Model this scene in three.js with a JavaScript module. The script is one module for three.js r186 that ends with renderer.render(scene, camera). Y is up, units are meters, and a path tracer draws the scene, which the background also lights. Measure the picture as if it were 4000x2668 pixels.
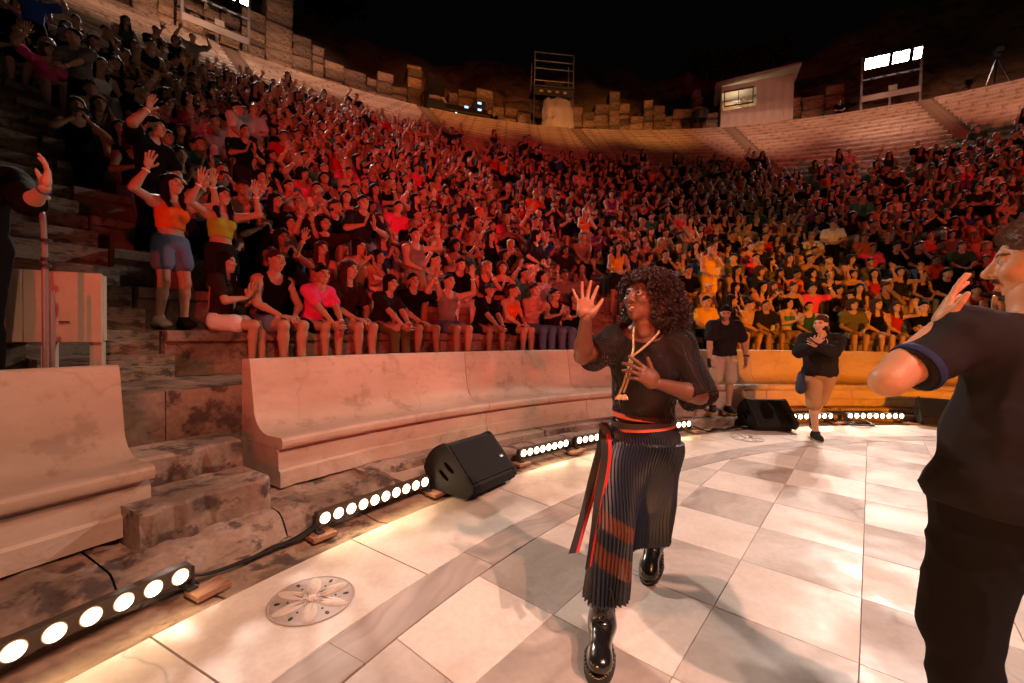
import * as THREE from 'three';
import { mergeGeometries, toCreasedNormals } from 'three/addons/utils/BufferGeometryUtils.js';
import { RoundedBoxGeometry } from 'three/addons/geometries/RoundedBoxGeometry.js';
import { RectAreaLightUniformsLib } from 'three/addons/lights/RectAreaLightUniformsLib.js';

// ------------------------------------------------------------------ camera, sky, light, exposure
const scene = new THREE.Scene();
const camera = new THREE.PerspectiveCamera(76.56, 1.4993, 0.05, 400);
camera.position.set(0, 1.43, 0);
camera.rotation.order = 'YXZ';
camera.rotation.set(-0.0255, 0, 0.0189);
camera.filmGauge = 36;
camera.focus = 2.25;
camera.userData.fStop = 4;
const renderer = new THREE.WebGLRenderer({ antialias: true });
renderer.toneMapping = THREE.LinearToneMapping;
renderer.toneMappingExposure = 0.92;
renderer.shadowMap.enabled = true;
RectAreaLightUniformsLib.init();

const V = (x, y, z) => new THREE.Vector3(x, y, z);
const { clamp, lerp, smoothstep } = THREE.MathUtils;
const RAD = Math.PI / 180;
function rng(seed) { let s = seed >>> 0; return () => { s = (s + 0x6d2b79f5) | 0; let t = Math.imul(s ^ (s >>> 15), 1 | s); t = (t + Math.imul(t ^ (t >>> 7), 61 | t)) ^ t; return ((t ^ (t >>> 14)) >>> 0) / 4294967296; }; }

{ // night sky: almost black, a trace of city glow low down
  const w = 64, h = 32, d = new Float32Array(w * h * 4);
  for (let y = 0; y < h; y++) for (let x = 0; x < w; x++) {
    const k = 0.0009, o = (y * w + x) * 4;
    d[o] = k * 1.2; d[o + 1] = k; d[o + 2] = k * 1.05; d[o + 3] = 1;
  }
  const t = new THREE.DataTexture(d, w, h, THREE.RGBAFormat, THREE.FloatType);
  t.mapping = THREE.EquirectangularReflectionMapping; t.magFilter = THREE.LinearFilter; t.needsUpdate = true;
  scene.background = t; scene.environment = t;
}
const moon = new THREE.DirectionalLight(new THREE.Color(1, 0.93, 0.85), 0.012);
moon.name = 'moonlight'; moon.position.set(20, 60, 10); moon.target.position.set(2, 0, -10); moon.castShadow = true;
moon.shadow.camera.left = -50; moon.shadow.camera.right = 50; moon.shadow.camera.top = 50; moon.shadow.camera.bottom = -50; moon.shadow.camera.far = 160;
scene.add(moon, moon.target);

// stage lights: the spots of the truss behind the camera (fittings are built further down at the same places)
// [x, y, z, aim x, aim y, aim z, colour, intensity, half angle, penumbra, radius]
const STAGE = [
  ['red', [0.9, 1.7, 9.4], [-2.3, 4.2, -11], [1, 0.05, 0.03], 620, 15, 0.6, 'leftmost black stage spotlight with red gel low on the stage front'],
  ['red', [5.2, 2.0, 9.4], [-1.0, 7.5, -18], [1, 0.07, 0.05], 900, 20, 0.7, 'second black stage spotlight with red gel low on the stage front'],
  ['red', [12.0, 2.0, 9.4], [17, 7.0, -16], [1, 0.05, 0.035], 900, 20, 0.7, 'rightmost black stage spotlight with red gel low on the stage front'],
  ['amber', [6.6, 2.0, 9.4], [7.0, 1.0, -9.5], [1, 0.27, 0.004], 1500, 12, 0.5, 'low black stage spotlight with amber gel aimed at the bench'],
  ['amber', [9.8, 8.5, 9.6], [5.5, 3.0, -13], [1, 0.28, 0.03], 160, 10, 0.8, 'black stage spotlight with amber gel high on the truss'],
  ['amber', [-2.4, 0.6, 2.6], [1.3, 1.35, -1.7], [1, 0.42, 0.13], 70, 24, 0.6, 'black stage spotlight with amber gel standing low on the floor at the left'],
  ['peach', [3.6, 9.5, 4.4], [-1.6, 0.1, -3.1], [1, 0.44, 0.27], 250, 13, 0.4, 'black stage spotlight with peach gel aimed at the left benches'],
  ['peach', [6.0, 9.5, 4.4], [3.0, 0, -2.2], [1, 0.58, 0.465], 510, 24, 0.7, 'black stage spotlight with peach gel aimed at the singer'],
  ...[-50, -40, -30].map((a, i) => ['peach', [14.2 + i * 0.5, 8.5, 9.6], [6.75 + 29.6 * Math.sin(a * Math.PI / 180), 15.4, 2.4 - 29.6 * Math.cos(a * Math.PI / 180)], [1, 0.5, 0.33], 6000, 6.5, 0.9, ['first', 'second', 'third'][i] + ' narrow peach spotlight aimed at the empty seats top left']),
  ...[-19, -8, 3].map((a, i) => ['amber', [10.6 + i * 0.5, 8.5, 9.6], [6.75 + 30.5 * Math.sin(a * Math.PI / 180), 16.1, 2.4 - 30.5 * Math.cos(a * Math.PI / 180)], [1, 0.36, 0.09], 4800, 7, 0.9, ['first', 'second', 'third'][i] + ' narrow amber spotlight aimed at the empty seats in the middle']),
  ...[15, 26, 37].map((a, i) => ['peach', [0.5 + i * 0.5, 8.5, 9.6], [6.75 + 29 * Math.sin(a * Math.PI / 180), 14.0, 2.4 - 29 * Math.cos(a * Math.PI / 180)], [1, 0.47, 0.3], 4600, 6, 0.9, ['first', 'second', 'third'][i] + ' narrow peach spotlight aimed at the empty seats top right']),
];
// floodlight gantries on the rim of the cavea: [angle, radius, aim, strength]
const FLOOD = [
  { a: -41.8, R: 32.6, aim: [2.0, 0, -3.5], I: 1100, w: 26 },
  { a: 28.6, R: 32.9, aim: [5.5, 0, -4.0], I: 1000, w: 23 },
];
const LED_POWER = 18;
// ------------------------------------------------------------------ noise and textures
function hash2(x, y, s) { let n = (Math.imul(x, 374761393) + Math.imul(y, 668265263) + Math.imul(s, 1442695041)) | 0; n = Math.imul(n ^ (n >>> 13), 1274126177); return ((n ^ (n >>> 16)) >>> 0) / 4294967296; }
function pn(x, y, p, s) { // value noise with period p
  const xi = Math.floor(x), yi = Math.floor(y), fx = x - xi, fy = y - yi, m = (a) => ((a % p) + p) % p;
  const u = fx * fx * (3 - 2 * fx), v = fy * fy * (3 - 2 * fy), a = m(xi), b = m(xi + 1), c = m(yi), d = m(yi + 1);
  return lerp(lerp(hash2(a, c, s), hash2(b, c, s), u), lerp(hash2(a, d, s), hash2(b, d, s), u), v);
}
function fbm(u, v, p, s, o = 5, g = 0.5) { let a = 1, t = 0, n = 0; for (let i = 0; i < o; i++) { t += a * pn(u * p, v * p, p, s + i * 17); n += a; a *= g; p *= 2; } return t / n; }
function n3(x, y, z) { // plain value noise in space
  const xi = Math.floor(x), yi = Math.floor(y), zi = Math.floor(z), fx = x - xi, fy = y - yi, fz = z - zi, h = (i, j, k) => hash2(i + k * 57, j - k * 131, 7);
  const u = fx * fx * (3 - 2 * fx), v = fy * fy * (3 - 2 * fy), w = fz * fz * (3 - 2 * fz);
  return lerp(lerp(lerp(h(xi, yi, zi), h(xi + 1, yi, zi), u), lerp(h(xi, yi + 1, zi), h(xi + 1, yi + 1, zi), u), v), lerp(lerp(h(xi, yi, zi + 1), h(xi + 1, yi, zi + 1), u), lerp(h(xi, yi + 1, zi + 1), h(xi + 1, yi + 1, zi + 1), u), v), w) * 2 - 1;
}
const toS = (c) => Math.round(255 * clamp(c <= 0.0031308 ? c * 12.92 : 1.055 * Math.pow(c, 1 / 2.4) - 0.055, 0, 1));
function tex(n, f, data = false) {
  const d = new Uint8Array(n * n * 4);
  for (let y = 0; y < n; y++) for (let x = 0; x < n; x++) {
    const c = f((x + 0.5) / n, (y + 0.5) / n), o = (y * n + x) * 4;
    if (data) { d[o] = d[o + 1] = d[o + 2] = clamp(c, 0, 1) * 255; } else { d[o] = toS(c[0]); d[o + 1] = toS(c[1]); d[o + 2] = toS(c[2]); }
    d[o + 3] = 255;
  }
  const t = new THREE.DataTexture(d, n, n); t.wrapS = t.wrapT = THREE.RepeatWrapping; t.magFilter = THREE.LinearFilter; if (!data) t.colorSpace = THREE.SRGBColorSpace; t.needsUpdate = true; return t;
}
const mixc = (a, b, t) => [lerp(a[0], b[0], t), lerp(a[1], b[1], t), lerp(a[2], b[2], t)];
const ridge = (x) => 1 - Math.abs(2 * x - 1);
// textures cover 2 m x 2 m unless said otherwise
function marble(seed, pale, dark, vein, amt) {
  return tex(512, (u, v) => {
    const wx = fbm(u, v, 3, seed, 4), wy = fbm(u, v, 3, seed + 5, 4);
    const a = fbm(u + wx * 0.12, v * 1 + wy * 0.5, 4, seed + 9, 5), b = fbm(u + wx * 0.3, v + wy * 0.3, 12, seed + 3, 4);
    const st = Math.pow(ridge(fbm(u + wx * 0.2, v * 0.5 * 2 + wy * 0.35, 5, seed + 21, 4)), 7);
    const g = fbm(u, v, 96, seed + 2, 2);
    let c = mixc(pale, dark, clamp((a - 0.35) * 1.5 + (b - 0.5) * 0.5, 0, 1));
    c = mixc(c, vein, st * amt);
    const k = 0.92 + g * 0.16; return [c[0] * k, c[1] * k, c[2] * k];
  });
}
function streak(seed, pale, dark) { // long grain along u
  return tex(512, (u, v) => {
    const w = fbm(u, v, 2, seed, 4) * 0.35, a = pn(u * 3, (v + w) * 26, 26, seed + 4) * 0.6 + pn(u * 6, (v + w) * 70, 70, seed + 8) * 0.4;
    const b = fbm(u, v, 4, seed + 7, 4);
    return mixc(pale, dark, clamp(a * 0.8 + (b - 0.4) * 0.8, 0, 1));
  });
}
function vein(seed, pale, dark) { // wavy grey grain
  return tex(512, (u, v) => { const w = fbm(u, v, 2, seed, 5, 0.55), w2 = fbm(u, v, 5, seed + 3, 4); const a = pn(u * 4 + w2 * 0.5, v * 18 + w * 9, 1e6, seed + 4), b = pn(u * 8, v * 44 + w * 22, 1e6, seed + 8), bl = fbm(u, v, 3, seed + 13, 4), g = fbm(u, v, 90, seed + 6, 2); const k = clamp((a * 0.6 + b * 0.35) * 0.9 + (bl - 0.5) * 1.1, 0, 1), m = 0.92 + 0.16 * g, cr = Math.pow(ridge(fbm(u, v, 2, seed + 40, 5, 0.5)), 70); const c = mixc(mixc(pale, dark, k), [0.2, 0.14, 0.11], cr * 0.55); return [c[0] * m, c[1] * m, c[2] * m]; });
}
function rough(seed, a, b, c) {
  return tex(512, (u, v) => {
    const s = fbm(u, v, 4, seed, 6, 0.6), p = fbm(u, v, 14, seed + 5, 5, 0.6), g = fbm(u, v, 70, seed + 11, 2);
    let k = mixc(a, b, smoothstep(s, 0.36, 0.66)); k = mixc(k, c, smoothstep(p, 0.56, 0.72) * 0.85); const m = 0.8 + 0.4 * g; return [k[0] * m, k[1] * m, k[2] * m];
  });
}
const T = {
  white: marble(11, [0.70, 0.60, 0.52], [0.58, 0.47, 0.39], [0.46, 0.36, 0.30], 0.28),
  white2: vein(31, [0.70, 0.60, 0.52], [0.54, 0.435, 0.365]),
  grey: vein(52, [0.56, 0.47, 0.405], [0.34, 0.275, 0.235]),
  grey2: vein(77, [0.50, 0.415, 0.355], [0.30, 0.24, 0.205]),
  band: streak(5, [0.50, 0.40, 0.34], [0.19, 0.14, 0.115]),
  bench: tex(512, (u, v) => { const w = fbm(u, v, 2, 15, 4) * 0.35, st = pn(u * 3, (v + w) * 26, 26, 19) * 0.6 + pn(u * 6, (v + w) * 70, 70, 23) * 0.4, b = fbm(u, v, 3, 27, 6, 0.6), sp = fbm(u, v, 13, 33, 5, 0.6), cr = Math.pow(ridge(fbm(u, v, 3, 71, 6, 0.55)), 40); let c = mixc([0.64, 0.50, 0.40], [0.47, 0.34, 0.25], clamp(st * 0.45 + (b - 0.42) * 1.7, 0, 1)); c = mixc(c, [0.22, 0.14, 0.1], smoothstep(sp, 0.6, 0.74) * smoothstep(b, 0.42, 0.6) * 0.35); c = mixc(c, [0.2, 0.13, 0.09], cr * 0.25); return c; }),
  rough: rough(3, [0.46, 0.34, 0.26], [0.24, 0.165, 0.12], [0.075, 0.05, 0.04]),
  seat: rough(23, [0.48, 0.38, 0.295], [0.38, 0.29, 0.22], [0.27, 0.2, 0.15]),
  wall: rough(43, [0.30, 0.23, 0.17], [0.19, 0.14, 0.10], [0.08, 0.06, 0.045]),
  grain: tex(512, (u, v) => fbm(u, v, 10, 9, 6, 0.62), true),
  gloss: tex(512, (u, v) => clamp(0.50 + (fbm(u, v, 6, 19, 5, 0.6) - 0.5) * 0.7, 0.2, 0.95), true),
  pit: tex(512, (u, v) => { const a = fbm(u, v, 9, 29, 6, 0.65); return clamp(a * 1.2 - smoothstep(fbm(u, v, 24, 35, 3), 0.6, 0.75) * 0.6, 0, 1); }, true),
  cloth: tex(256, (u, v) => 0.5 + 0.25 * Math.sin(u * Math.PI * 2 * 48) * Math.sin(v * Math.PI * 2 * 48) + 0.3 * (fbm(u, v, 8, 3, 4) - 0.5), true),
  fabric: tex(256, (u, v) => { const g = 0.82 + 0.36 * (fbm(u, v, 6, 13, 5, 0.6) - 0.2); return [g, g, g]; }),
  knit: tex(256, (u, v) => { const x = (u * 32) % 1, y = (v * 32 + (Math.floor(u * 32) % 2) * 0.5) % 1; const r = Math.hypot(x - 0.5, y - 0.5); return r < 0.27 ? 0 : 1; }, true),
  knitbump: tex(256, (u, v) => { const x = (u * 32) % 1, y = (v * 32 + (Math.floor(u * 32) % 2) * 0.5) % 1; return clamp(Math.hypot(x - 0.5, y - 0.5) * 1.6, 0, 1); }, true),
  skin: tex(256, (u, v) => fbm(u, v, 40, 61, 3), true),
};
function M(o) { const { map, rep = 0.5, bump, bs = 0, rough: r = 0.8, rm, alphaMap, ...rest } = o; const t = (x) => { if (!x) return null; const c = x.clone(); c.repeat.set(rep, rep); c.needsUpdate = true; return c; };
  const m = new THREE.MeshPhysicalMaterial({ roughness: r, map: t(map), bumpMap: t(bump), bumpScale: bs, roughnessMap: t(rm), alphaMap: t(alphaMap), ...rest }); return m; }
const rgb = (r, g, b) => new THREE.Color(r, g, b);
const MAT = {
  tileWhite: M({ map: T.white, rm: T.gloss, rough: 1, bump: T.grain, bs: 0.0006 }), tileWhite2: M({ map: T.white2, rm: T.gloss, rough: 1, bump: T.grain, bs: 0.0006 }),
  tileGrey: M({ map: T.grey, rm: T.gloss, rough: 1, bump: T.grain, bs: 0.0006 }), tileGrey2: M({ map: T.grey2, rm: T.gloss, rough: 1, bump: T.grain, bs: 0.0006 }),
  band: M({ map: T.band, rm: T.gloss, rough: 1.1, bump: T.grain, bs: 0.0008 }), slab: M({ map: T.white, rm: T.gloss, rough: 1, bump: T.grain, bs: 0.0007, color: rgb(0.97, 0.95, 0.93) }),
  bench: M({ map: T.bench, rough: 0.62, bump: T.pit, bs: 0.0022 }), bench2: M({ map: T.bench, rough: 0.62, bump: T.pit, bs: 0.0022, color: rgb(0.88, 0.84, 0.8) }), bench3: M({ map: T.bench, rough: 0.62, bump: T.pit, bs: 0.0022, color: rgb(1, 0.95, 0.89) }),
  rock: M({ map: T.rough, rough: 0.9, bump: T.pit, bs: 0.012, color: rgb(0.85, 0.83, 0.82) }), rock2: M({ map: T.rough, rough: 0.9, bump: T.pit, bs: 0.01, color: rgb(0.8, 0.76, 0.74) }),
  seatLowShade: M({ map: T.seat, rough: 0.9, bump: T.pit, bs: 0.008, color: rgb(0.42, 0.4, 0.39) }), seatLowShade2: M({ map: T.rough, rough: 0.9, bump: T.pit, bs: 0.008, color: rgb(0.62, 0.6, 0.58) }), seat: M({ map: T.seat, rough: 0.85, bump: T.pit, bs: 0.006 }), seat2: M({ map: T.seat, rough: 0.85, bump: T.pit, bs: 0.006, color: rgb(0.86, 0.84, 0.82) }), seat3: M({ map: T.seat, rough: 0.85, bump: T.pit, bs: 0.006, color: rgb(0.95, 0.9, 0.84) }),  // lower-row stone is darkened in colour for the shade among the crowd
  stair: M({ map: T.wall, rough: 0.9, bump: T.pit, bs: 0.008 }),  // stair stone: dark from wear and dirt, with shade put into the colour too
  wall: M({ map: T.wall, rough: 0.95, bump: T.pit, bs: 0.02, color: rgb(1.05, 0.98, 0.88) }), wall2: M({ map: T.wall, rough: 0.95, bump: T.pit, bs: 0.02, color: rgb(1.6, 1.4, 1.2) }), wall3: M({ map: T.wall, rough: 0.95, bump: T.pit, bs: 0.02, color: rgb(0.65, 0.62, 0.6) }),
  hill: M({ map: T.wall, rep: 0.06, rough: 1, color: rgb(0.75, 0.6, 0.47), bump: T.pit, bs: 0.1 }),
  ledHousing: M({ rough: 0.5, color: rgb(0.07, 0.052, 0.036) }), mortar: M({ map: T.rough, rough: 1, color: rgb(0.32, 0.29, 0.27) }), gutter: M({ map: T.rough, rough: 0.85, color: rgb(0.85, 0.78, 0.7), bump: T.pit, bs: 0.008 }),
  black: M({ rough: 0.55, color: rgb(0.012, 0.012, 0.013), bump: T.grain, bs: 0.0006, rep: 6 }), blackSoft: M({ rough: 0.85, specularIntensity: 0.25, color: rgb(0.014, 0.013, 0.013), bump: T.grain, bs: 0.001, rep: 8 }), grille: M({ rough: 0.8, specularIntensity: 0.3, color: rgb(0.016, 0.016, 0.017), bump: T.cloth, bs: 0.0012, rep: 4 }),
  cabinetPaint: M({ rough: 0.8, specularIntensity: 0.5, color: rgb(0.02, 0.019, 0.018), bump: T.grain, bs: 0.0018, rep: 5 }),
  steel: M({ rough: 0.35, metalness: 1, color: rgb(0.45, 0.45, 0.46), rm: T.gloss }), aluminium: M({ rough: 0.5, color: rgb(0.2, 0.18, 0.17), rm: T.gloss }), galv: M({ rough: 0.55, metalness: 0.8, color: rgb(0.34, 0.32, 0.3) }), darkSteel: M({ rough: 0.6, metalness: 0.4, color: rgb(0.05, 0.048, 0.045) }),
  wood: M({ map: T.band, rough: 0.7, color: rgb(1, 0.62, 0.42) }), cream: M({ map: T.fabric, rough: 0.7, color: rgb(0.50, 0.42, 0.32) }),
  cloth: M({ map: T.fabric, rough: 0.95, color: rgb(0.52, 0.46, 0.40) }), leaf: M({ rough: 0.8, color: rgb(0.05, 0.07, 0.025), side: THREE.DoubleSide }), leafDark: M({ rough: 0.85, color: rgb(0.02, 0.022, 0.012), side: THREE.DoubleSide }), bark: M({ map: T.wall, rough: 1, color: rgb(0.4, 0.33, 0.28) }),
  hut: M({ map: T.fabric, rough: 0.8, color: rgb(0.55, 0.47, 0.40) }), hutRoof: M({ map: T.fabric, rough: 0.8, color: rgb(0.5, 0.42, 0.36) }),
  rubber: M({ rough: 0.6, color: rgb(0.008, 0.008, 0.008) }),
};
const glow = (r, g, b, i) => new THREE.MeshStandardMaterial({ color: 0x000000, emissive: rgb(r, g, b), emissiveIntensity: i, roughness: 1 });

// ------------------------------------------------------------------ objects, names
const taken = new Map();
function numbered(n) { const k = taken.get(n) ?? 0; taken.set(n, k + 1); return k ? n + '_' + String(k).padStart(3, '0') : n; }
function shade(o) { o.castShadow = o.receiveShadow = true; return o; }
function thing(name, label, category, at = [0, 0, 0], turn = 0, group) {
  const o = new THREE.Group(); o.name = numbered(name); o.position.set(...at); o.rotation.y = turn; scene.add(o);
  if (label) o.userData.label = label; if (category) o.userData.category = category; if (group) o.userData.group = group; return o;
}
function structure(name, label) { const o = new THREE.Group(); o.name = numbered(name); o.userData = { kind: 'structure' }; if (label) { o.userData.label = label; } scene.add(o); return o; }
function part(name, geo, mat, parent) { const m = shade(new THREE.Mesh(Array.isArray(geo) ? merge(geo) : geo, mat)); m.name = name; parent.add(m); return m; }
function merge(list) { const all = list.map((g) => { g = g.index ? g.toNonIndexed() : g; for (const k of Object.keys(g.attributes)) if (!['position', 'normal', 'uv'].includes(k)) g.deleteAttribute(k); if (!g.attributes.uv) g.setAttribute('uv', new THREE.BufferAttribute(new Float32Array(g.attributes.position.count * 2), 2)); return g; }); return mergeGeometries(all); }
const box = (w, h, d, x = 0, y = 0, z = 0, r = 0) => (r ? new RoundedBoxGeometry(w, h, d, 2, r) : new THREE.BoxGeometry(w, h, d)).translate(x, y, z);
function bar(a, b, r, n = 8, r2 = r) { const d = b.clone().sub(a), g = new THREE.CylinderGeometry(r2, r, d.length(), n); g.applyQuaternion(new THREE.Quaternion().setFromUnitVectors(V(0, 1, 0), d.clone().normalize())); const m = a.clone().add(b).multiplyScalar(0.5); return g.translate(m.x, m.y, m.z); }
const tube = (pts, r, n = 24, k = 6) => new THREE.TubeGeometry(new THREE.CatmullRomCurve3(pts), n, r, k);
// the theatre is round: a point at radius R, angle a (degrees to the right of straight ahead), height h
const CX = 6.751, CZ = 2.4008;
const pol = (R, a, h = 0) => V(CX + R * Math.sin(a * RAD), h, CZ - R * Math.cos(a * RAD));
// a profile [[R, h] ...] (closed, in order) swept from angle a0 to a1
function sweep(profile, a0, a1, step = 1.5, jit = null) {
  const n = Math.max(1, Math.ceil((a1 - a0) / step)), m = profile.length, pos = [], uv = [], idx = [];
  let L = 0; const len = profile.map((p, i) => { const q = profile[(i + 1) % m], l = L; L += Math.hypot(p[0] - q[0], p[1] - q[1]); return l; });
  const quad = (a, b, c, d, ua, ub, uc, ud) => { const o = pos.length / 3; for (const p of [a, b, c, d]) pos.push(p.x, p.y, p.z); for (const t of [ua, ub, uc, ud]) uv.push(t[0], t[1]); idx.push(o, o + 1, o + 2, o, o + 2, o + 3); };
  const P = (i, k) => { const a = lerp(a0, a1, k / n), q = profile[i]; const j = jit ? jit(q[0], a, q[1], i) : 0; return pol(q[0] - j, a, q[1]); };
  const R0 = profile[0][0], U = (k) => lerp(a0, a1, k / n) * RAD * R0;
  for (let i = 0; i < m; i++) { const j = (i + 1) % m, v0 = len[i], v1 = j ? len[j] : L;
    for (let k = 0; k < n; k++) quad(P(i, k), P(j, k), P(j, k + 1), P(i, k + 1), [U(k), v0], [U(k), v1], [U(k + 1), v1], [U(k + 1), v0]); }
  const tri = THREE.ShapeUtils.triangulateShape(profile.map((p) => new THREE.Vector2(p[0], p[1])), []);
  for (const [k, flip] of [[0, 0], [n, 1]]) for (const t of tri) { const o = pos.length / 3; for (const i of flip ? [t[0], t[2], t[1]] : t) { const p = P(i, k); pos.push(p.x, p.y, p.z); uv.push(profile[i][0], profile[i][1]); } idx.push(o, o + 1, o + 2); }
  const g = new THREE.BufferGeometry(); g.setAttribute('position', new THREE.Float32BufferAttribute(pos, 3)); g.setAttribute('uv', new THREE.Float32BufferAttribute(uv, 2)); g.setIndex(idx); return toCreasedNormals(outward(g), 0.5);
}
function outward(g) { // triangles face out
  const p = g.attributes.position.array, ix = g.index.array; let v = 0;
  for (let i = 0; i < ix.length; i += 3) { const a = ix[i] * 3, b = ix[i + 1] * 3, c = ix[i + 2] * 3, x = p[0], y = p[1], z = p[2]; const ax = p[a] - x, ay = p[a + 1] - y, az = p[a + 2] - z, bx = p[b] - x, by = p[b + 1] - y, bz = p[b + 2] - z, cx = p[c] - x, cy = p[c + 1] - y, cz = p[c + 2] - z; v += ax * (by * cz - bz * cy) + ay * (bz * cx - bx * cz) + az * (bx * cy - by * cx); }
  if (v < 0) for (let i = 0; i < ix.length; i += 3) { const t = ix[i + 1]; ix[i + 1] = ix[i + 2]; ix[i + 2] = t; }
  return g;
}
const GLOW = { ledHalo: glow(1, 0.5, 0.18, 0.9), led: glow(1, 0.8, 0.5, 16), flood: glow(1, 0.93, 0.86, 40), red: glow(1, 0.1, 0.06, 2), amber: glow(1, 0.4, 0.05, 2), peach: glow(1, 0.7, 0.5, 2), screen: glow(0.9, 0.95, 1, 0.8), blue: glow(0.35, 0.6, 1, 3), white: glow(1, 0.9, 0.7, 4), hutWindow: glow(1, 0.9, 0.65, 0.5) };  // first entry is a painted halo for the LED lens rims
// ------------------------------------------------------------------ bodies: smooth unions of tapered limbs, meshed with surface nets
// a piece is { d(x, y, z), c: centre, r: reach, k: blend, op: 1 add, -1 carve, 2 keep inside }
function cap(a, b, ra, rb, k = 0.03, flat = null) { // flat: [axis, factor] thins the limb along an axis
  const bx = b.x - a.x, by = b.y - a.y, bz = b.z - a.z, L = bx * bx + by * by + bz * bz || 1e-9, R = Math.max(ra, rb);
  const f = flat && flat[0], s = flat ? 1 / flat[1] - 1 : 0, q = flat ? Math.min(1, flat[1]) : 1;
  return { op: 1, k, c: [(a.x + b.x) / 2, (a.y + b.y) / 2, (a.z + b.z) / 2], r: Math.sqrt(L) / 2 + R * (flat ? Math.max(1, flat[1]) : 1), d(x, y, z) {
    let px = x - a.x, py = y - a.y, pz = z - a.z; const t = clamp((px * bx + py * by + pz * bz) / L, 0, 1); px -= bx * t; py -= by * t; pz -= bz * t;
    if (f) { const e = (px * f.x + py * f.y + pz * f.z) * s; px += f.x * e; py += f.y * e; pz += f.z * e; }
    return (Math.sqrt(px * px + py * py + pz * pz) - (ra + (rb - ra) * t)) * q; } };
}
function ell(c, r, axes = null, k = 0.03, op = 1) { // axes: [x, y, z] unit vectors
  const [X, Y, Z] = axes || [V(1, 0, 0), V(0, 1, 0), V(0, 0, 1)], [rx, ry, rz] = r;
  return { op, k, c: [c.x, c.y, c.z], r: Math.max(rx, ry, rz), d(x, y, z) {
    const px = x - c.x, py = y - c.y, pz = z - c.z, a = (px * X.x + py * X.y + pz * X.z) / rx, b = (px * Y.x + py * Y.y + pz * Y.z) / ry, e = (px * Z.x + py * Z.y + pz * Z.z) / rz;
    const k0 = Math.sqrt(a * a + b * b + e * e), k1 = Math.sqrt(a * a / rx / rx + b * b / ry / ry + e * e / rz / rz); return k1 < 1e-9 ? -Math.min(rx, ry, rz) : k0 * (k0 - 1) / k1; } };
}
const plane = (p, n, k = 0.006) => ({ op: 2, k, c: [p.x, p.y, p.z], r: 1e9, d: (x, y, z) => (x - p.x) * n.x + (y - p.y) * n.y + (z - p.z) * n.z }); // keeps the side n points away from
const carve = (e, k = 0.01) => ({ ...e, op: -1, k });
function smin(a, b, k) { const h = Math.max(k - Math.abs(a - b), 0) / k; return Math.min(a, b) - h * h * k * 0.25; }
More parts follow.
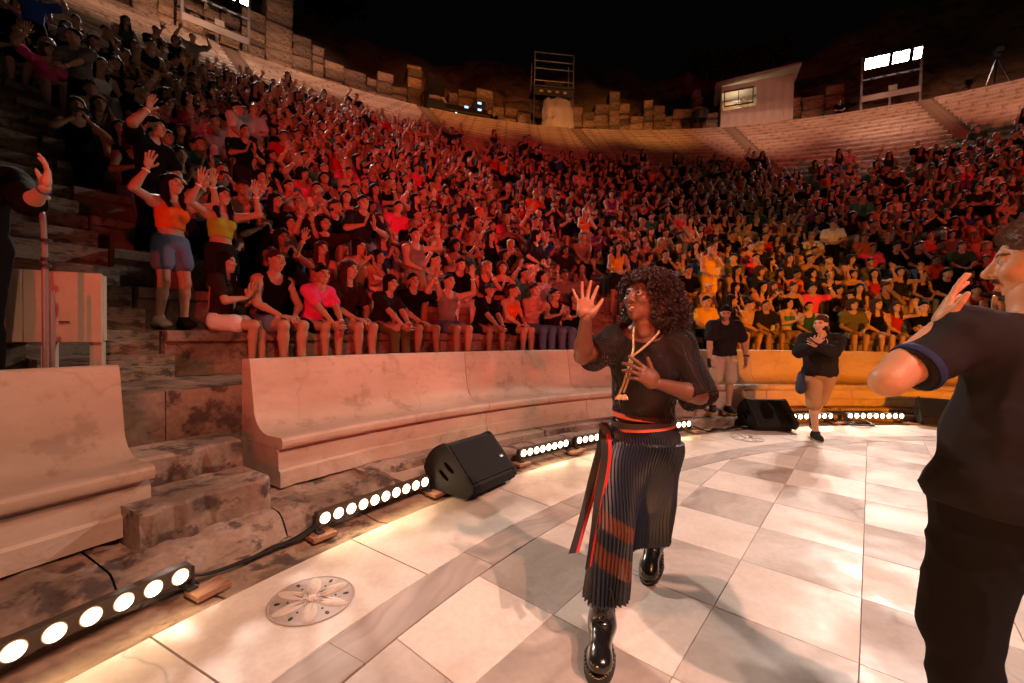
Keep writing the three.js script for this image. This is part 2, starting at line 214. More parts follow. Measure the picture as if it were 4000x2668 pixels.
function net(pieces, h, opt = {}) {
  const adds = pieces.filter((p) => p.op === 1), subs = pieces.filter((p) => p.op === -1), ins = pieces.filter((p) => p.op === 2), noise = opt.noise, amp = opt.amp || 0;
  let lo = [1e9, 1e9, 1e9], hi = [-1e9, -1e9, -1e9];
  for (const p of adds) for (let i = 0; i < 3; i++) { lo[i] = Math.min(lo[i], p.c[i] - p.r - p.k); hi[i] = Math.max(hi[i], p.c[i] + p.r + p.k); }
  if (opt.lo) for (let i = 0; i < 3; i++) { lo[i] = Math.max(lo[i], opt.lo[i]); hi[i] = Math.min(hi[i], opt.hi[i]); }
  const pad = amp + 2 * h, B = 6, N = [0, 1, 2].map((i) => Math.ceil((hi[i] - lo[i] + 2 * pad) / h / B) * B + 1); lo = lo.map((x) => x - pad);
  const [nx, ny, nz] = N, F = new Float32Array(nx * ny * nz).fill(1), at = (i, j, k) => (k * ny + j) * nx + i, half = B * h * 0.5 * 1.74, live = [];
  for (let K = 0; K < nz - 1; K += B) for (let J = 0; J < ny - 1; J += B) for (let I = 0; I < nx - 1; I += B) {
    const x = lo[0] + (I + B / 2) * h, y = lo[1] + (J + B / 2) * h, z = lo[2] + (K + B / 2) * h; let m = 1e9; const near = [];
    for (const p of adds) { const e = Math.hypot(x - p.c[0], y - p.c[1], z - p.c[2]) - p.r; if (e > m + 3 * half + 0.1 && e > half) continue; const d = p.d(x, y, z); near.push(p, d); if (d < m) m = d; }
    const e1 = Math.min(I + B, nx - 1), e2 = Math.min(J + B, ny - 1), e3 = Math.min(K + B, nz - 1);
    if (m > half * 1.3 + amp + 0.02) continue; live.push([I, J, K]);
    const cut = subs.filter((p) => p.d(x, y, z) < 1.5 * half + p.k + 0.02), keep = ins.filter((p) => p.d(x, y, z) > -1.2 * half - p.k - 0.02);
    if (m < -half * 1.3 - amp - 0.02 && !cut.length && !keep.length) { live.pop(); for (let k = K; k <= e3; k++) for (let j = J; j <= e2; j++) for (let i = I; i <= e1; i++) F[at(i, j, k)] = -1; continue; }
    const use = []; for (let i = 0; i < near.length; i += 2) if (near[i + 1] < m + 2.6 * half + near[i].k) use.push(near[i]);
    for (let k = K; k <= e3; k++) for (let j = J; j <= e2; j++) for (let i = I; i <= e1; i++) {
      const px = lo[0] + i * h, py = lo[1] + j * h, pz = lo[2] + k * h; let f = 1e3;
      for (const p of use) f = smin(f, p.d(px, py, pz), p.k);
      if (noise && f < amp * 3 + h * 2 && f > -amp * 3 - h * 2) f += noise(px, py, pz) * amp;
      for (const p of cut) f = -smin(-f, p.d(px, py, pz), p.k);
      for (const p of keep) f = -smin(-f, -p.d(px, py, pz), p.k);
      F[at(i, j, k)] = f;
    }
  }
  const id = new Int32Array(nx * ny * nz).fill(-1), pos = [], idx = [], c = new Float32Array(8), S = [1, nx, nx * ny], O8 = [0, 1, nx, nx + 1, nx * ny, nx * ny + 1, nx * ny + nx, nx * ny + nx + 1];
  for (const [I, J, K] of live) for (let k = K; k < K + B; k++) for (let j = J; j < J + B; j++) for (let i = I; i < I + B; i++) {
    const o = at(i, j, k); let mask = 0; for (let q = 0; q < 8; q++) { const f = F[o + O8[q]]; c[q] = f; if (f < 0) mask |= 1 << q; }
    if (mask === 0 || mask === 255) continue;
    let sx = 0, sy = 0, sz = 0, n = 0;
    for (let a = 0; a < 8; a++) for (let w = 0; w < 3; w++) { const bit = 1 << w; if (a & bit) continue; const b = a | bit; if ((c[a] < 0) === (c[b] < 0)) continue; const t = c[a] / (c[a] - c[b]); sx += (a & 1) + (w === 0 ? t : 0); sy += ((a >> 1) & 1) + (w === 1 ? t : 0); sz += (a >> 2) + (w === 2 ? t : 0); n++; }
    id[o] = pos.length / 3; pos.push(lo[0] + (i + sx / n) * h, lo[1] + (j + sy / n) * h, lo[2] + (k + sz / n) * h);
  }
  for (const [I, J, K] of live) for (let k = Math.max(1, K); k < K + B; k++) for (let j = Math.max(1, J); j < J + B; j++) for (let i = Math.max(1, I); i < I + B; i++) {
    const o = at(i, j, k), f0 = F[o] < 0;
    for (let e = 0; e < 3; e++) {
      if (f0 === F[o + S[e]] < 0) continue;
      const u = S[(e + 1) % 3], v = S[(e + 2) % 3], q0 = id[o], q1 = id[o - u], q2 = id[o - u - v], q3 = id[o - v]; if (q0 < 0 || q1 < 0 || q2 < 0 || q3 < 0) continue;
      if (f0) idx.push(q0, q1, q2, q0, q2, q3); else idx.push(q0, q2, q1, q0, q3, q2);
    }
  }
  const g = new THREE.BufferGeometry(); g.setAttribute('position', new THREE.Float32BufferAttribute(pos, 3)); g.setIndex(idx); g.computeVertexNormals();
  const n = pos.length / 3, uv = new Float32Array(n * 2), U = opt.uv || ((x, y, z) => [x + z * 0.6, y + z * 0.3]);
  for (let i = 0; i < n; i++) { const t = U(pos[i * 3], pos[i * 3 + 1], pos[i * 3 + 2]); uv[i * 2] = t[0]; uv[i * 2 + 1] = t[1]; }
  g.setAttribute('uv', new THREE.BufferAttribute(uv, 2));
  if (opt.paint) paint(g, opt.paint);
  return g;
}
function paint(g, f) { const p = g.attributes.position, n = g.attributes.normal, c = new Float32Array(p.count * 3); for (let i = 0; i < p.count; i++) { const t = f(p.getX(i), p.getY(i), p.getZ(i), n.getX(i), n.getY(i), n.getZ(i)); c[i * 3] = t[0]; c[i * 3 + 1] = t[1]; c[i * 3 + 2] = t[2]; } g.setAttribute('color', new THREE.BufferAttribute(c, 3)); return g; }
function join(list) { // keeps index and colour
  for (const g of list) { if (!g.index) g.setIndex([...Array(g.attributes.position.count).keys()]); if (!g.attributes.color) paint(g, () => [1, 1, 1]); if (!g.attributes.uv) g.setAttribute('uv', new THREE.BufferAttribute(new Float32Array(g.attributes.position.count * 2), 2)); for (const k of Object.keys(g.attributes)) if (!['position', 'normal', 'uv', 'color'].includes(k)) g.deleteAttribute(k); }
  return mergeGeometries(list);
}
const unit = (v) => v.clone().normalize(), cross = (a, b) => a.clone().cross(b), add = (a, b, s = 1) => a.clone().addScaledVector(b, s), mix3 = (a, b, t) => a.clone().lerp(b, t);
function frame(origin, up, fwd) { const y = unit(up), x = cross(y, fwd).normalize(), z = cross(x, y); return new THREE.Matrix4().makeBasis(x, y, z).setPosition(origin); }
const axesOf = (m) => { const x = V(), y = V(), z = V(); m.extractBasis(x, y, z); return [x, y, z]; };
function ik(a, c, l1, l2, pole) { // the joint between a and c, bent towards pole; returns [joint, end]
  const d = c.clone().sub(a); let L = d.length(); const m = (l1 + l2) * 0.998; if (L > m) { d.multiplyScalar(m / L); L = m; } const n = unit(d), e = add(a, d), x = (l1 * l1 - l2 * l2 + L * L) / (2 * L), y = Math.sqrt(Math.max(0, l1 * l1 - x * x));
  const p = pole.clone().addScaledVector(n, -pole.dot(n)).normalize(); return [a.clone().addScaledVector(n, x).addScaledVector(p, y), e];
}
// head in its own axes: x to its left, y up, z out of the face; 0.23 m tall
function headPieces(o = {}) {
  const e = (x, y, z, a, b, c, k = 0.02, op = 1) => ell(V(x, y, z), [a, b, c], null, k, op), w = o.jaw ?? 1, m = o.smile ?? 0.5, L = [];
  L.push(e(0, 0.036, -0.012, 0.073, 0.086, 0.093), e(0, -0.012, 0.022, 0.062, 0.085, 0.07, 0.03), e(0, -0.072, 0.03, 0.047 * w, 0.036, 0.046, 0.03), e(0, -0.1, 0.058, 0.021 * w, 0.016, 0.017, 0.02));
  L.push(cap(V(0, -0.05, -0.02), V(0, -0.16, -0.03), 0.05, 0.05, 0.02));
  if (o.low) { L.push(cap(V(0, 0.012, 0.086), V(0, -0.022, 0.104), 0.01, 0.016, 0.014)); for (const s of [-1, 1]) L.push(e(0.077 * s, -0.004, -0.008, 0.011, 0.03, 0.02, 0.01), e(0.032 * s, 0.012, 0.098, 0.018, 0.012, 0.014, 0.014, -1)); L.push(cap(V(-0.02, -0.058, 0.078), V(0.02, -0.058, 0.078), 0.01, 0.01, 0.012)); return L; }
  L.push(cap(V(0, 0.018, 0.083), V(0, -0.02, 0.104), 0.0085, 0.0125, 0.012), e(0, -0.024, 0.104, 0.0135, 0.011, 0.0115, 0.008), cap(V(-0.034, 0.031, 0.079), V(0.034, 0.031, 0.079), 0.009, 0.009, 0.016));
  for (const s of [-1, 1]) {
    L.push(e(0.0125 * s, -0.028, 0.096, 0.008, 0.0075, 0.009, 0.006), e(0.04 * s, -0.022 + 0.006 * m, 0.062, 0.024, 0.02, 0.026, 0.022));
    L.push(cap(V(0.075 * s, 0.018, -0.016), V(0.072 * s, -0.03, -0.004), 0.017, 0.008, 0.006, [V(1, 0, 0.35).normalize(), 0.4]));
    L.push(e(0.032 * s, 0.011, 0.095, 0.0185, 0.0115, 0.017, 0.012, -1));
    L.push(carve(e(0.079 * s, 0.004, -0.006, 0.006, 0.012, 0.008), 0.004));
    const lid = e(0.032 * s, 0.0115, 0.074, 0.0145, 0.0125, 0.0135, 0.004); L.push(lid);
  }
  const w2 = 0.021 + 0.006 * m + (o.wide ? 0.004 : 0), up = 0.006 * m + (o.wide ? 0.004 : 0);
  for (const s of [-1, 1]) L.push(cap(V(0, -0.052, 0.0895), V(w2 * s, -0.056 + up, 0.074), 0.006, 0.0035, 0.006), cap(V(0, -0.068 - 0.004 * m - (o.wide ? 0.003 : 0), 0.086), V(w2 * s, -0.058 + up, 0.073), 0.0075, 0.0035, 0.006));
  if (m > 0.4) L.push(carve(e(0, -0.0595 + 0.001, 0.09, 0.02, 0.0042 * m + 0.001, 0.016), 0.003));
  return L;
}
function facePaint(o = {}) { // colours of the head as factors on the skin
  const brow = o.brow ?? [0.16, 0.12, 0.1], lip = o.lip ?? [0.95, 0.55, 0.52];
  return (x, y, z) => {
    const ax = Math.abs(x); let c = [1, 1, 1];
    if (z > 0.045) {
      if (Math.hypot((ax - 0.033) / 0.019, (y - 0.034 + Math.abs(ax - 0.036) * 0.25) / (o.browH ?? 0.0055)) < 1) c = brow;
      if (o.eyes && Math.hypot((ax - 0.032) / 0.0155, (y - 0.011) / 0.0065) < 1) c = ax > 0.026 && ax < 0.038 ? [0.08, 0.06, 0.05] : [0.6, 0.55, 0.5];
      if (o.mouth && ax < 0.024 && Math.abs(y + 0.059 - ax * ax * 12) < 0.0085) c = o.mouth > 0.5 && Math.abs(y + 0.058 - ax * ax * 10) < 0.0045 ? [1.3, 1.35, 1.4] : lip;
      else if (!o.mouth && z > 0.068 && ax < 0.028 && y < -0.047 && y > -0.078) { const t = smoothstep(0.0095, 0.004, Math.abs(y + 0.061) - 0.006); if (Math.abs(y + 0.061) < 0.0145 - ax * 0.25) c = lip; }
    }
    if (o.beard && z > -0.02 && y < -0.03 && !(ax < 0.022 && Math.abs(y + 0.06) < 0.009) && (y < -0.07 || ax > 0.035 || (y > -0.052 && y < -0.038 && ax < 0.03) || ax > 0.026)) c = mixc(c, [0.2, 0.16, 0.14], o.beard);
    return c;
  };
}
// hand in its own axes: wrist at the origin, fingers along y, palm faces z, thumb towards x (times side)
function handPieces(side, curl, o = {}) {
  const P = [], s = side, sp = o.spread ?? 1, K = 0.007;
  P.push(cap(V(0, -0.006, 0), V(0, 0.03, 0), 0.0205, 0.028, 0.02, [V(0, 0, 1), 0.72]), cap(V(0.024 * s, 0.03, 0), V(0.029 * s, 0.085, -0.001), 0.02, 0.0135, 0.02, [V(0, 0, 1), 0.8]), cap(V(0, 0.03, 0), V(0.006 * s, 0.09, -0.003), 0.022, 0.0135, 0.02, [V(0, 0, 1), 0.7]), cap(V(-0.022 * s, 0.028, 0.002), V(-0.028 * s, 0.076, 0), 0.02, 0.013, 0.02, [V(0, 0, 1), 0.75]), cap(V(-0.012 * s, 0.03, 0), V(-0.012 * s, 0.084, -0.002), 0.02, 0.0135, 0.02, [V(0, 0, 1), 0.72]));
  const base = [[0.030, 0.088, 0.043, 0.026, 0.022, 0.0095], [0.0095, 0.094, 0.047, 0.030, 0.024, 0.0098], [-0.0115, 0.09, 0.043, 0.028, 0.023, 0.0092], [-0.031, 0.079, 0.033, 0.020, 0.02, 0.0082]];
  base.forEach(([bx, by, l1, l2, l3, r], i) => {
    let p = V(bx * s, by, -0.002), a = 0; const fan = (bx * 6.5 * sp + (i === 3 ? -0.06 * sp : 0)) * s, c = curl[i];
    [l1, l2, l3].forEach((l, j) => { a += [c * 0.75, c * 1, c * 0.7][j]; const q = add(p, V(Math.sin(fan) * Math.cos(a), Math.cos(fan) * Math.cos(a), Math.sin(a)), l); P.push(cap(p, q, r * (1 - 0.07 * j), r * (0.95 - 0.09 * j), j ? 0.004 : K)); p = q; });
  });
  const t = curl[4], t0 = V(0.022 * s, 0.016, 0.006), t1 = V(0.045 * s, 0.043, 0.014 + 0.012 * t), dir = unit(V((0.62 - 0.5 * t) * s, 0.78, 0.1 + 0.5 * t)), t2 = add(t1, dir, 0.034), t3 = add(t2, unit(add(dir, V(-0.25 * s * t, 0.25, 0.2 * t))), 0.028);
  P.push(cap(t0, t1, 0.019, 0.0135, 0.018), cap(t1, t2, 0.0125, 0.0108, 0.006), cap(t2, t3, 0.0108, 0.0082, 0.004));
  return P;
}
function simpleHand(side, curl, sp = 1) { // far hands: a palm and five jointed fingers
  const g = [], s = side; g.push(new THREE.SphereGeometry(1, 8, 6).scale(0.043, 0.055, 0.017).translate(0, 0.045, 0));
  const f = (p, dirs, r) => { for (const [d, l] of dirs) { const q = add(p, d, l); g.push(bar(p, q, r, 5, r * 0.8)); p = q; } };
  [[0.030, 0.08, 0.05, 0.04], [0.0095, 0.09, 0.055, 0.045], [-0.0115, 0.085, 0.05, 0.042], [-0.031, 0.07, 0.038, 0.034]].forEach(([x, y, a, b], i) => { const fan = x * 7 * sp * s, c = curl; f(V(x * s, y, 0), [[V(Math.sin(fan), Math.cos(fan) * Math.cos(c), Math.sin(c)), a], [V(Math.sin(fan) * Math.cos(c * 2.2), Math.cos(fan) * Math.cos(c * 2.2), Math.sin(c * 2.2)), b]], 0.011); });
  f(V(0.025 * s, 0.02, 0.004), [[unit(V(0.75 * s, 0.65, 0.2)), 0.045], [unit(V(0.35 * s, 0.9, 0.25)), 0.035]], 0.013);
  return g.map((x) => (x.index ? x : x));
}
// ------------------------------------------------------------------ people: a posed skeleton, a body in one surface, clothes cut from the same limbs
// own axes: y up, facing +z, the left hand on +x; metres for a person of about 1.72 m
const headCache = new Map();
function human(o) {
  const w = !!o.w, f = o.fat ?? 1, P = o.pelvis, yaw = o.yaw ?? 0, lean = o.lean ?? 0, tw = (o.twist ?? 0) + yaw, sd = o.side ?? 0;
  const F = V(Math.sin(yaw), 0, Math.cos(yaw)), Lf = V(Math.cos(yaw), 0, -Math.sin(yaw));
  const U = unit(V(0, Math.cos(lean), 0).addScaledVector(F, Math.sin(lean)).addScaledVector(Lf, Math.sin(sd)));
  const FT = V(Math.sin(tw), 0, Math.cos(tw)), L2 = cross(U, FT).normalize(), F2 = cross(L2, U), L1 = cross(U, F).normalize(), F1 = cross(L1, U);
  const sw = o.sw ?? (w ? 0.165 : 0.188), chest = add(P, U, 0.33), N = add(P, U, 0.485), ua = o.ua ?? 0.285, fa = o.fa ?? 0.25;
  const A = [L2, U, F2], A1 = [L1, unit(add(U, V(0, 1, 0))), F1], arms = {}, legs = {};
  for (const [k, s] of [['L', 1], ['R', -1]]) {
    const h = o.hands[k], sh = add(add(add(N, U, -0.045 + (h.shrug ?? 0)), L2, s * sw), F2, h.fwd ?? 0), [el, wr] = ik(sh, h.at, ua, fa, h.pole);
    if (h.el) { el.copy(add(sh, unit(h.el.clone().sub(sh)), ua)); wr.copy(add(el, unit(h.at.clone().sub(el)), fa)); } const d = h.dir ? unit(h.dir) : unit(wr.clone().sub(el)); arms[k] = { s, sh, el, wr, d, palm: h.palm ?? F2, curl: h.curl ?? 0.3, spread: h.spread ?? 1 };
    const g = o.feet[k], hip = add(add(P, L1, s * 0.088), U, -0.02), [kn, an] = ik(hip, g.at, o.th ?? 0.43, o.sh ?? 0.42, g.pole ?? F);
    legs[k] = { s, hip, kn, an, dir: unit(g.dir ?? F), tilt: g.tilt ?? 0 };
  }
  const lk = o.look ?? {}, hy = tw + (lk.yaw ?? 0), hp = lk.pitch ?? 0, hf = V(Math.sin(hy) * Math.cos(hp), Math.sin(hp), Math.cos(hy) * Math.cos(hp));
  const nd = unit(V(0, 1, 0).addScaledVector(U, 0.6).addScaledVector(F, lk.crane ?? 0.12)), hc = add(add(N, nd, 0.175), hf, 0.025);
  const hl = V(Math.cos(hy), 0, -Math.sin(hy)), hr = lk.roll ?? 0; let hu = cross(hf, hl).normalize(); hu = unit(hu.multiplyScalar(Math.cos(hr)).addScaledVector(hl, Math.sin(hr)));
  const HM = frame(hc, hu, hf);
  const torso = (t, bust = 1) => { // t: how far the surface is pushed out
    const L = [ell(add(P, U, 0.015), [(w ? 0.168 : 0.158) * f + t, 0.115 + t, 0.118 * f + t], A1, 0.05), ell(add(P, U, 0.17), [(w ? 0.122 : 0.143) * f + t, 0.15 + t, 0.098 * f + t], A, 0.05), ell(add(chest, F2, 0.004), [(w ? 0.14 : 0.163) + t, 0.165 + t, 0.104 * (0.6 + 0.4 * f) + t], A, 0.05)];
    L.push(cap(add(arms.L.sh, L2, -0.03), add(arms.R.sh, L2, 0.03), 0.055 + t, 0.055 + t, 0.05, [F2, 0.9]));
    if (w && bust) for (const s of [-1, 1]) L.push(ell(add(add(add(P, U, 0.315), L2, 0.07 * s), F2, 0.082), [0.058 + t, 0.06 + t, 0.05 + t], A, 0.03));
    if (!w && f > 1.05) L.push(ell(add(add(P, U, 0.13), F1, 0.05), [0.13 + t, 0.12 + t, 0.1 * f + t], A1, 0.06));
    return L;
  };
  const neck = (t = 0) => [cap(add(N, U, -0.02), add(hc, hu, -0.05), (w ? 0.05 : 0.057) + t, (w ? 0.046 : 0.053) + t, 0.035), ...['L', 'R'].map((k) => cap(add(N, nd, 0.035), add(arms[k].sh, U, 0.012), 0.034 + t, 0.04 + t, 0.05))];
  const arm = (k, t, u0 = 1, u1 = 1, flare = 0) => { const a = arms[k], e = mix3(a.sh, a.el, u0), r0 = w ? 0.051 : 0.058, r1 = w ? 0.039 : 0.044, L = [ell(a.sh, [0.058 + t, 0.058 + t, 0.058 + t], null, 0.05), cap(a.sh, e, r0 + t, lerp(r0, r1, u0) + t + flare, 0.03)]; if (u1 && u0 === 1) { const q = mix3(a.el, a.wr, u1), m = mix3(a.el, a.wr, 0.28 * u1); L.push(cap(a.el, m, r1 + t, r1 + 0.001 + t, 0.02), cap(m, q, r1 + 0.001 + t, lerp(r1, w ? 0.024 : 0.027, u1) + t + flare, 0.02)); } return L; };
  const leg = (k, t, u0 = 1, u1 = 1, flare = 0, kk = 0.05) => { const g = legs[k], e = mix3(g.hip, g.kn, u0), r0 = (w ? 0.088 : 0.085) * (0.5 + 0.5 * f), L = [cap(g.hip, e, r0 + t, lerp(r0, 0.054, u0) + t + flare, kk)]; if (u0 === 1 && u1) { const q = mix3(g.kn, g.an, u1), m = mix3(g.kn, g.an, 0.3 * u1), bk = cross(cross(g.kn.clone().sub(g.hip), g.an.clone().sub(g.kn)), g.an.clone().sub(g.kn)).normalize(); const m2 = add(m, bk, isFinite(bk.x) ? 0.012 : 0); L.push(cap(g.kn, m2, 0.052 + t, 0.054 + t, 0.03), cap(m2, q, 0.054 + t, lerp(0.054, 0.036, u1) + t + flare, 0.03)); } return L; };
  const foot = (k, t = 0) => { const g = legs[k], d = g.dir.clone(); d.y -= g.tilt; d.normalize(); const s = cross(V(0, 1, 0), d).normalize(), up = cross(d, s), hl = add(add(g.an, d, -0.045), up, -0.05), ball = add(add(g.an, d, 0.11), up, -0.058), toe = add(add(g.an, d, 0.165), up, -0.062); return [cap(g.an, hl, 0.036 + t, 0.032 + t, 0.03), cap(g.an, ball, 0.036 + t, 0.03 + t, 0.04), cap(hl, ball, 0.03 + t, 0.034 + t, 0.04), cap(ball, toe, 0.036 + t, 0.03 + t, 0.03, [up, 0.8])]; };
  const J = { P, U, F, F1, F2, L1, L2, N, chest, arms, legs, hc, HM, hu, hf, torso, neck, arm, leg, foot, w };
  J.handMatrix = (k) => { const a = arms[k], y = a.d, z = a.palm.clone().addScaledVector(y, -a.palm.dot(y)).normalize(), x = cross(y, z); return new THREE.Matrix4().makeBasis(x, y, z).setPosition(add(a.wr, y, 0.004)); };
  J.body = (cell, opt = {}) => {
    const pc = [...torso(0, opt.bust ?? 1), ...neck(), ...arm('L', 0), ...arm('R', 0), ...leg('L', 0), ...leg('R', 0), ...foot('L', -0.006), ...foot('R', -0.006)];
    const list = [net(pc, cell, { paint: () => [1, 1, 1] })];
    const hk = JSON.stringify([opt.head, opt.headCell, opt.face]); if (!headCache.has(hk)) headCache.set(hk, net(headPieces(opt.head), opt.headCell ?? 0.009, { paint: facePaint(opt.face), uv: (x, y, z) => [x * 2, y * 2] })); list.push(headCache.get(hk).clone().applyMatrix4(HM));
    for (const k of ['L', 'R']) { const a = arms[k], side = k === 'R' ? 1 : -1, m = J.handMatrix(k); if (opt.handCell) { const c = Array.isArray(a.curl) ? a.curl : [a.curl, a.curl, a.curl, a.curl, 0.4]; list.push(net(handPieces(side, c, { spread: a.spread }), opt.handCell, { uv: (x, y, z) => [x * 3, y * 3] }).applyMatrix4(m)); } else list.push(join(simpleHand(side, Array.isArray(a.curl) ? a.curl[1] : a.curl, a.spread)).applyMatrix4(m)); }
    return join(list);
  };
  J.wrinkle = (amp, fq = 14) => ({ amp: amp * 1.5, noise: (x, y, z) => n3(x * fq, y * fq * 0.55, z * fq) * 0.7 + n3(x * fq * 2.3 + 9, y * fq * 1.4, z * fq * 2.3) * 0.3 });
  J.top = (kind, cell, o2 = {}) => {
    const t = o2.t ?? 0.012, L = [...torso(t)], hem = add(P, U, o2.hem ?? (kind === 'crop' || kind === 'strapless' ? 0.16 : 0.0)), neckC = add(add(N, F2, 0.035), nd, 0.045);
    if (kind === 'tee' || kind === 'long') { L.push(...['L', 'R'].flatMap((k) => kind === 'tee' ? arm(k, t + 0.004, o2.sleeve ?? 0.58, 0, 0.02) : arm(k, t + 0.004, 1, 0.93, 0.004))); L.push(...neck(t - 0.002)); L.push(plane(hem, U.clone().negate())); L.push(carve(ell(neckC, [o2.nk ?? 0.068, 0.085, 0.075], A), 0.012)); if (kind === 'tee') for (const k of ['L', 'R']) { const a = arms[k], e = mix3(a.sh, a.el, o2.sleeve ?? 0.58); } }
    else if (kind === 'tank') { L.push(...neck(t - 0.001).slice(1)); L.push(plane(hem, U.clone().negate())); L.push(carve(ell(add(neckC, U, -0.015), [0.078, 0.12, 0.13], A), 0.012)); for (const k of ['L', 'R']) L.push(carve(cap(add(arms[k].sh, U, 0.02), add(arms[k].sh, L2, arms[k].s * 0.08), 0.058, 0.085), 0.012)); }
    else { L.push(plane(hem, U.clone().negate())); L.push(plane(add(P, U, kind === 'crop' ? 0.42 : 0.385), U)); if (kind === 'crop') { L.push(carve(ell(neckC, [0.07, 0.12, 0.12], A), 0.012)); for (const k of ['L', 'R']) L.push(carve(cap(arms[k].sh, add(arms[k].sh, L2, arms[k].s * 0.08), 0.07, 0.09), 0.012)); } }
    return net(L, cell, J.wrinkle(o2.amp ?? 0.005));
  };
  J.bottom = (kind, cell, o2 = {}) => {
    const t = o2.t ?? 0.012, cut = kind === 'shorts' ? [o2.len ?? 0.5, 0] : kind === 'skirt' ? [0.55, 0] : [1, 0.93], L = [torso(t + 0.003)[0], ...['L', 'R'].flatMap((k) => leg(k, t, cut[0], cut[1], kind === 'trousers' ? 0.01 : 0.022, kind === 'skirt' ? 0.05 : 0.012))];
    if (kind === 'skirt') L.push(cap(mix3(legs.L.hip, legs.R.hip, 0.5), mix3(mix3(legs.L.hip, legs.L.kn, 0.5), mix3(legs.R.hip, legs.R.kn, 0.5), 0.5), 0.1, 0.1, 0.05));
    L.push(plane(add(P, U, o2.waist ?? 0.095), U)); return net(L, cell, J.wrinkle(o2.amp ?? 0.005, 10));
  };
  J.shoe = (k, cell = 0.012) => net([...foot(k, 0.008), plane(add(legs[k].an, V(0, 1, 0), 0.03), V(0, 1, 0))], cell);
  J.band = (k) => { const a = arms[k], d = unit(a.wr.clone().sub(a.el)), g = new THREE.TorusGeometry(0.031, 0.006, 5, 14).scale(1, 1, 1.6); g.applyQuaternion(new THREE.Quaternion().setFromUnitVectors(V(0, 0, 1), d)); const p = add(a.wr, d, -0.03); return g.translate(p.x, p.y, p.z); };
  return J;
}
// hair, in the axes of the head
function hairGeo(style, cell = 0.011, seed = 0) {
  const e = (x, y, z, a, b, c, k = 0.03) => ell(V(x, y, z), [a, b, c], null, k), L = [], face = (y0, r = 0.07) => carve(ell(V(0, y0 - 0.012, 0.105), [r, 0.086, 0.07], null), 0.01), nz = (f, ys = 1) => ({ amp: 0.006, noise: (x, y, z) => n3(x * f + seed, y * f * ys, z * f) });
  if (style === 'short') { L.push(e(0, 0.052, -0.018, 0.082, 0.088, 0.1), face(-0.01, 0.07), carve(e(0, -0.11, 0, 0.2, 0.1, 0.2)), carve(e(0, -0.045, 0.07, 0.2, 0.062, 0.06))); return net(L, cell, nz(60)); }
  if (style === 'buzz') { L.push(e(0, 0.043, -0.018, 0.077, 0.085, 0.096), face(-0.005, 0.08), carve(e(0, -0.105, 0, 0.2, 0.1, 0.2)), carve(e(0, -0.03, 0.075, 0.2, 0.06, 0.07))); return net(L, cell); }
  if (style === 'long') { L.push(e(0, 0.05, -0.02, 0.087, 0.09, 0.102), cap(V(0, 0, -0.06), V(0, -0.24, -0.09), 0.085, 0.07, 0.05, [V(0, 0, 1), 0.55]), ...[-1, 1].flatMap((s) => [cap(V(0.072 * s, 0.0, -0.01), V(0.085 * s, -0.17, 0.0), 0.03, 0.034, 0.03), cap(V(0.085 * s, -0.17, 0.0), V(0.075 * s, -0.27, 0.035), 0.034, 0.022, 0.03)]), face(-0.006, 0.056), carve(ell(V(0, -0.06, 0.1), [0.062, 0.07, 0.07]), 0.01)); return net(L, cell, nz(34, 0.25)); }
  if (style === 'bob') { L.push(e(0, 0.05, -0.02, 0.088, 0.09, 0.104), cap(V(0, 0, -0.05), V(0, -0.09, -0.06), 0.088, 0.075, 0.05, [V(0, 0, 1), 0.6]), ...[-1, 1].map((s) => cap(V(0.074 * s, 0.0, -0.01), V(0.078 * s, -0.1, 0.005), 0.03, 0.028, 0.03)), face(-0.006, 0.056), carve(ell(V(0, -0.06, 0.1), [0.064, 0.07, 0.07]), 0.01)); return net(L, cell, nz(40, 0.3)); }
  if (style === 'bun') { L.push(e(0, 0.046, -0.018, 0.081, 0.088, 0.1), e(0, 0.125, -0.07, 0.045, 0.04, 0.045, 0.015), face(-0.012, 0.068), carve(e(0, -0.12, 0.0, 0.2, 0.1, 0.2))); return net(L, cell, nz(55)); }
  if (style === 'tail') { L.push(e(0, 0.046, -0.016, 0.079, 0.086, 0.098), cap(V(0, 0.06, -0.1), V(0, 0.02, -0.15), 0.026, 0.034, 0.02), cap(V(0, 0.02, -0.15), V(0.01, -0.14, -0.13), 0.034, 0.02, 0.03), face(-0.012, 0.068), carve(e(0, -0.115, 0.03, 0.2, 0.1, 0.12))); return net(L, cell, nz(55)); }
  if (style === 'curly') { L.push(e(0, 0.05, -0.03, 0.108, 0.105, 0.115), e(0, -0.05, -0.04, 0.115, 0.1, 0.085), face(-0.03, 0.066)); return net(L, cell, { amp: 0.016, noise: (x, y, z) => n3(x * 70 + seed, y * 70, z * 70) + 0.5 * n3(x * 130, y * 130, z * 130) }); }
  L.push(e(0, 0.055, -0.012, 0.082, 0.08, 0.1), cap(V(-0.035, 0.062, 0.085), V(0.035, 0.062, 0.085), 0.012, 0.012, 0.01), cap(V(0, 0.055, 0.07), V(0, 0.048, 0.15), 0.062, 0.05, 0.012, [V(0, 1, 0), 0.14]), carve(e(0, -0.02, 0.06, 0.12, 0.07, 0.09)), carve(e(0, -0.09, -0.02, 0.2, 0.095, 0.2))); return net(L, cell * 0.9);
}
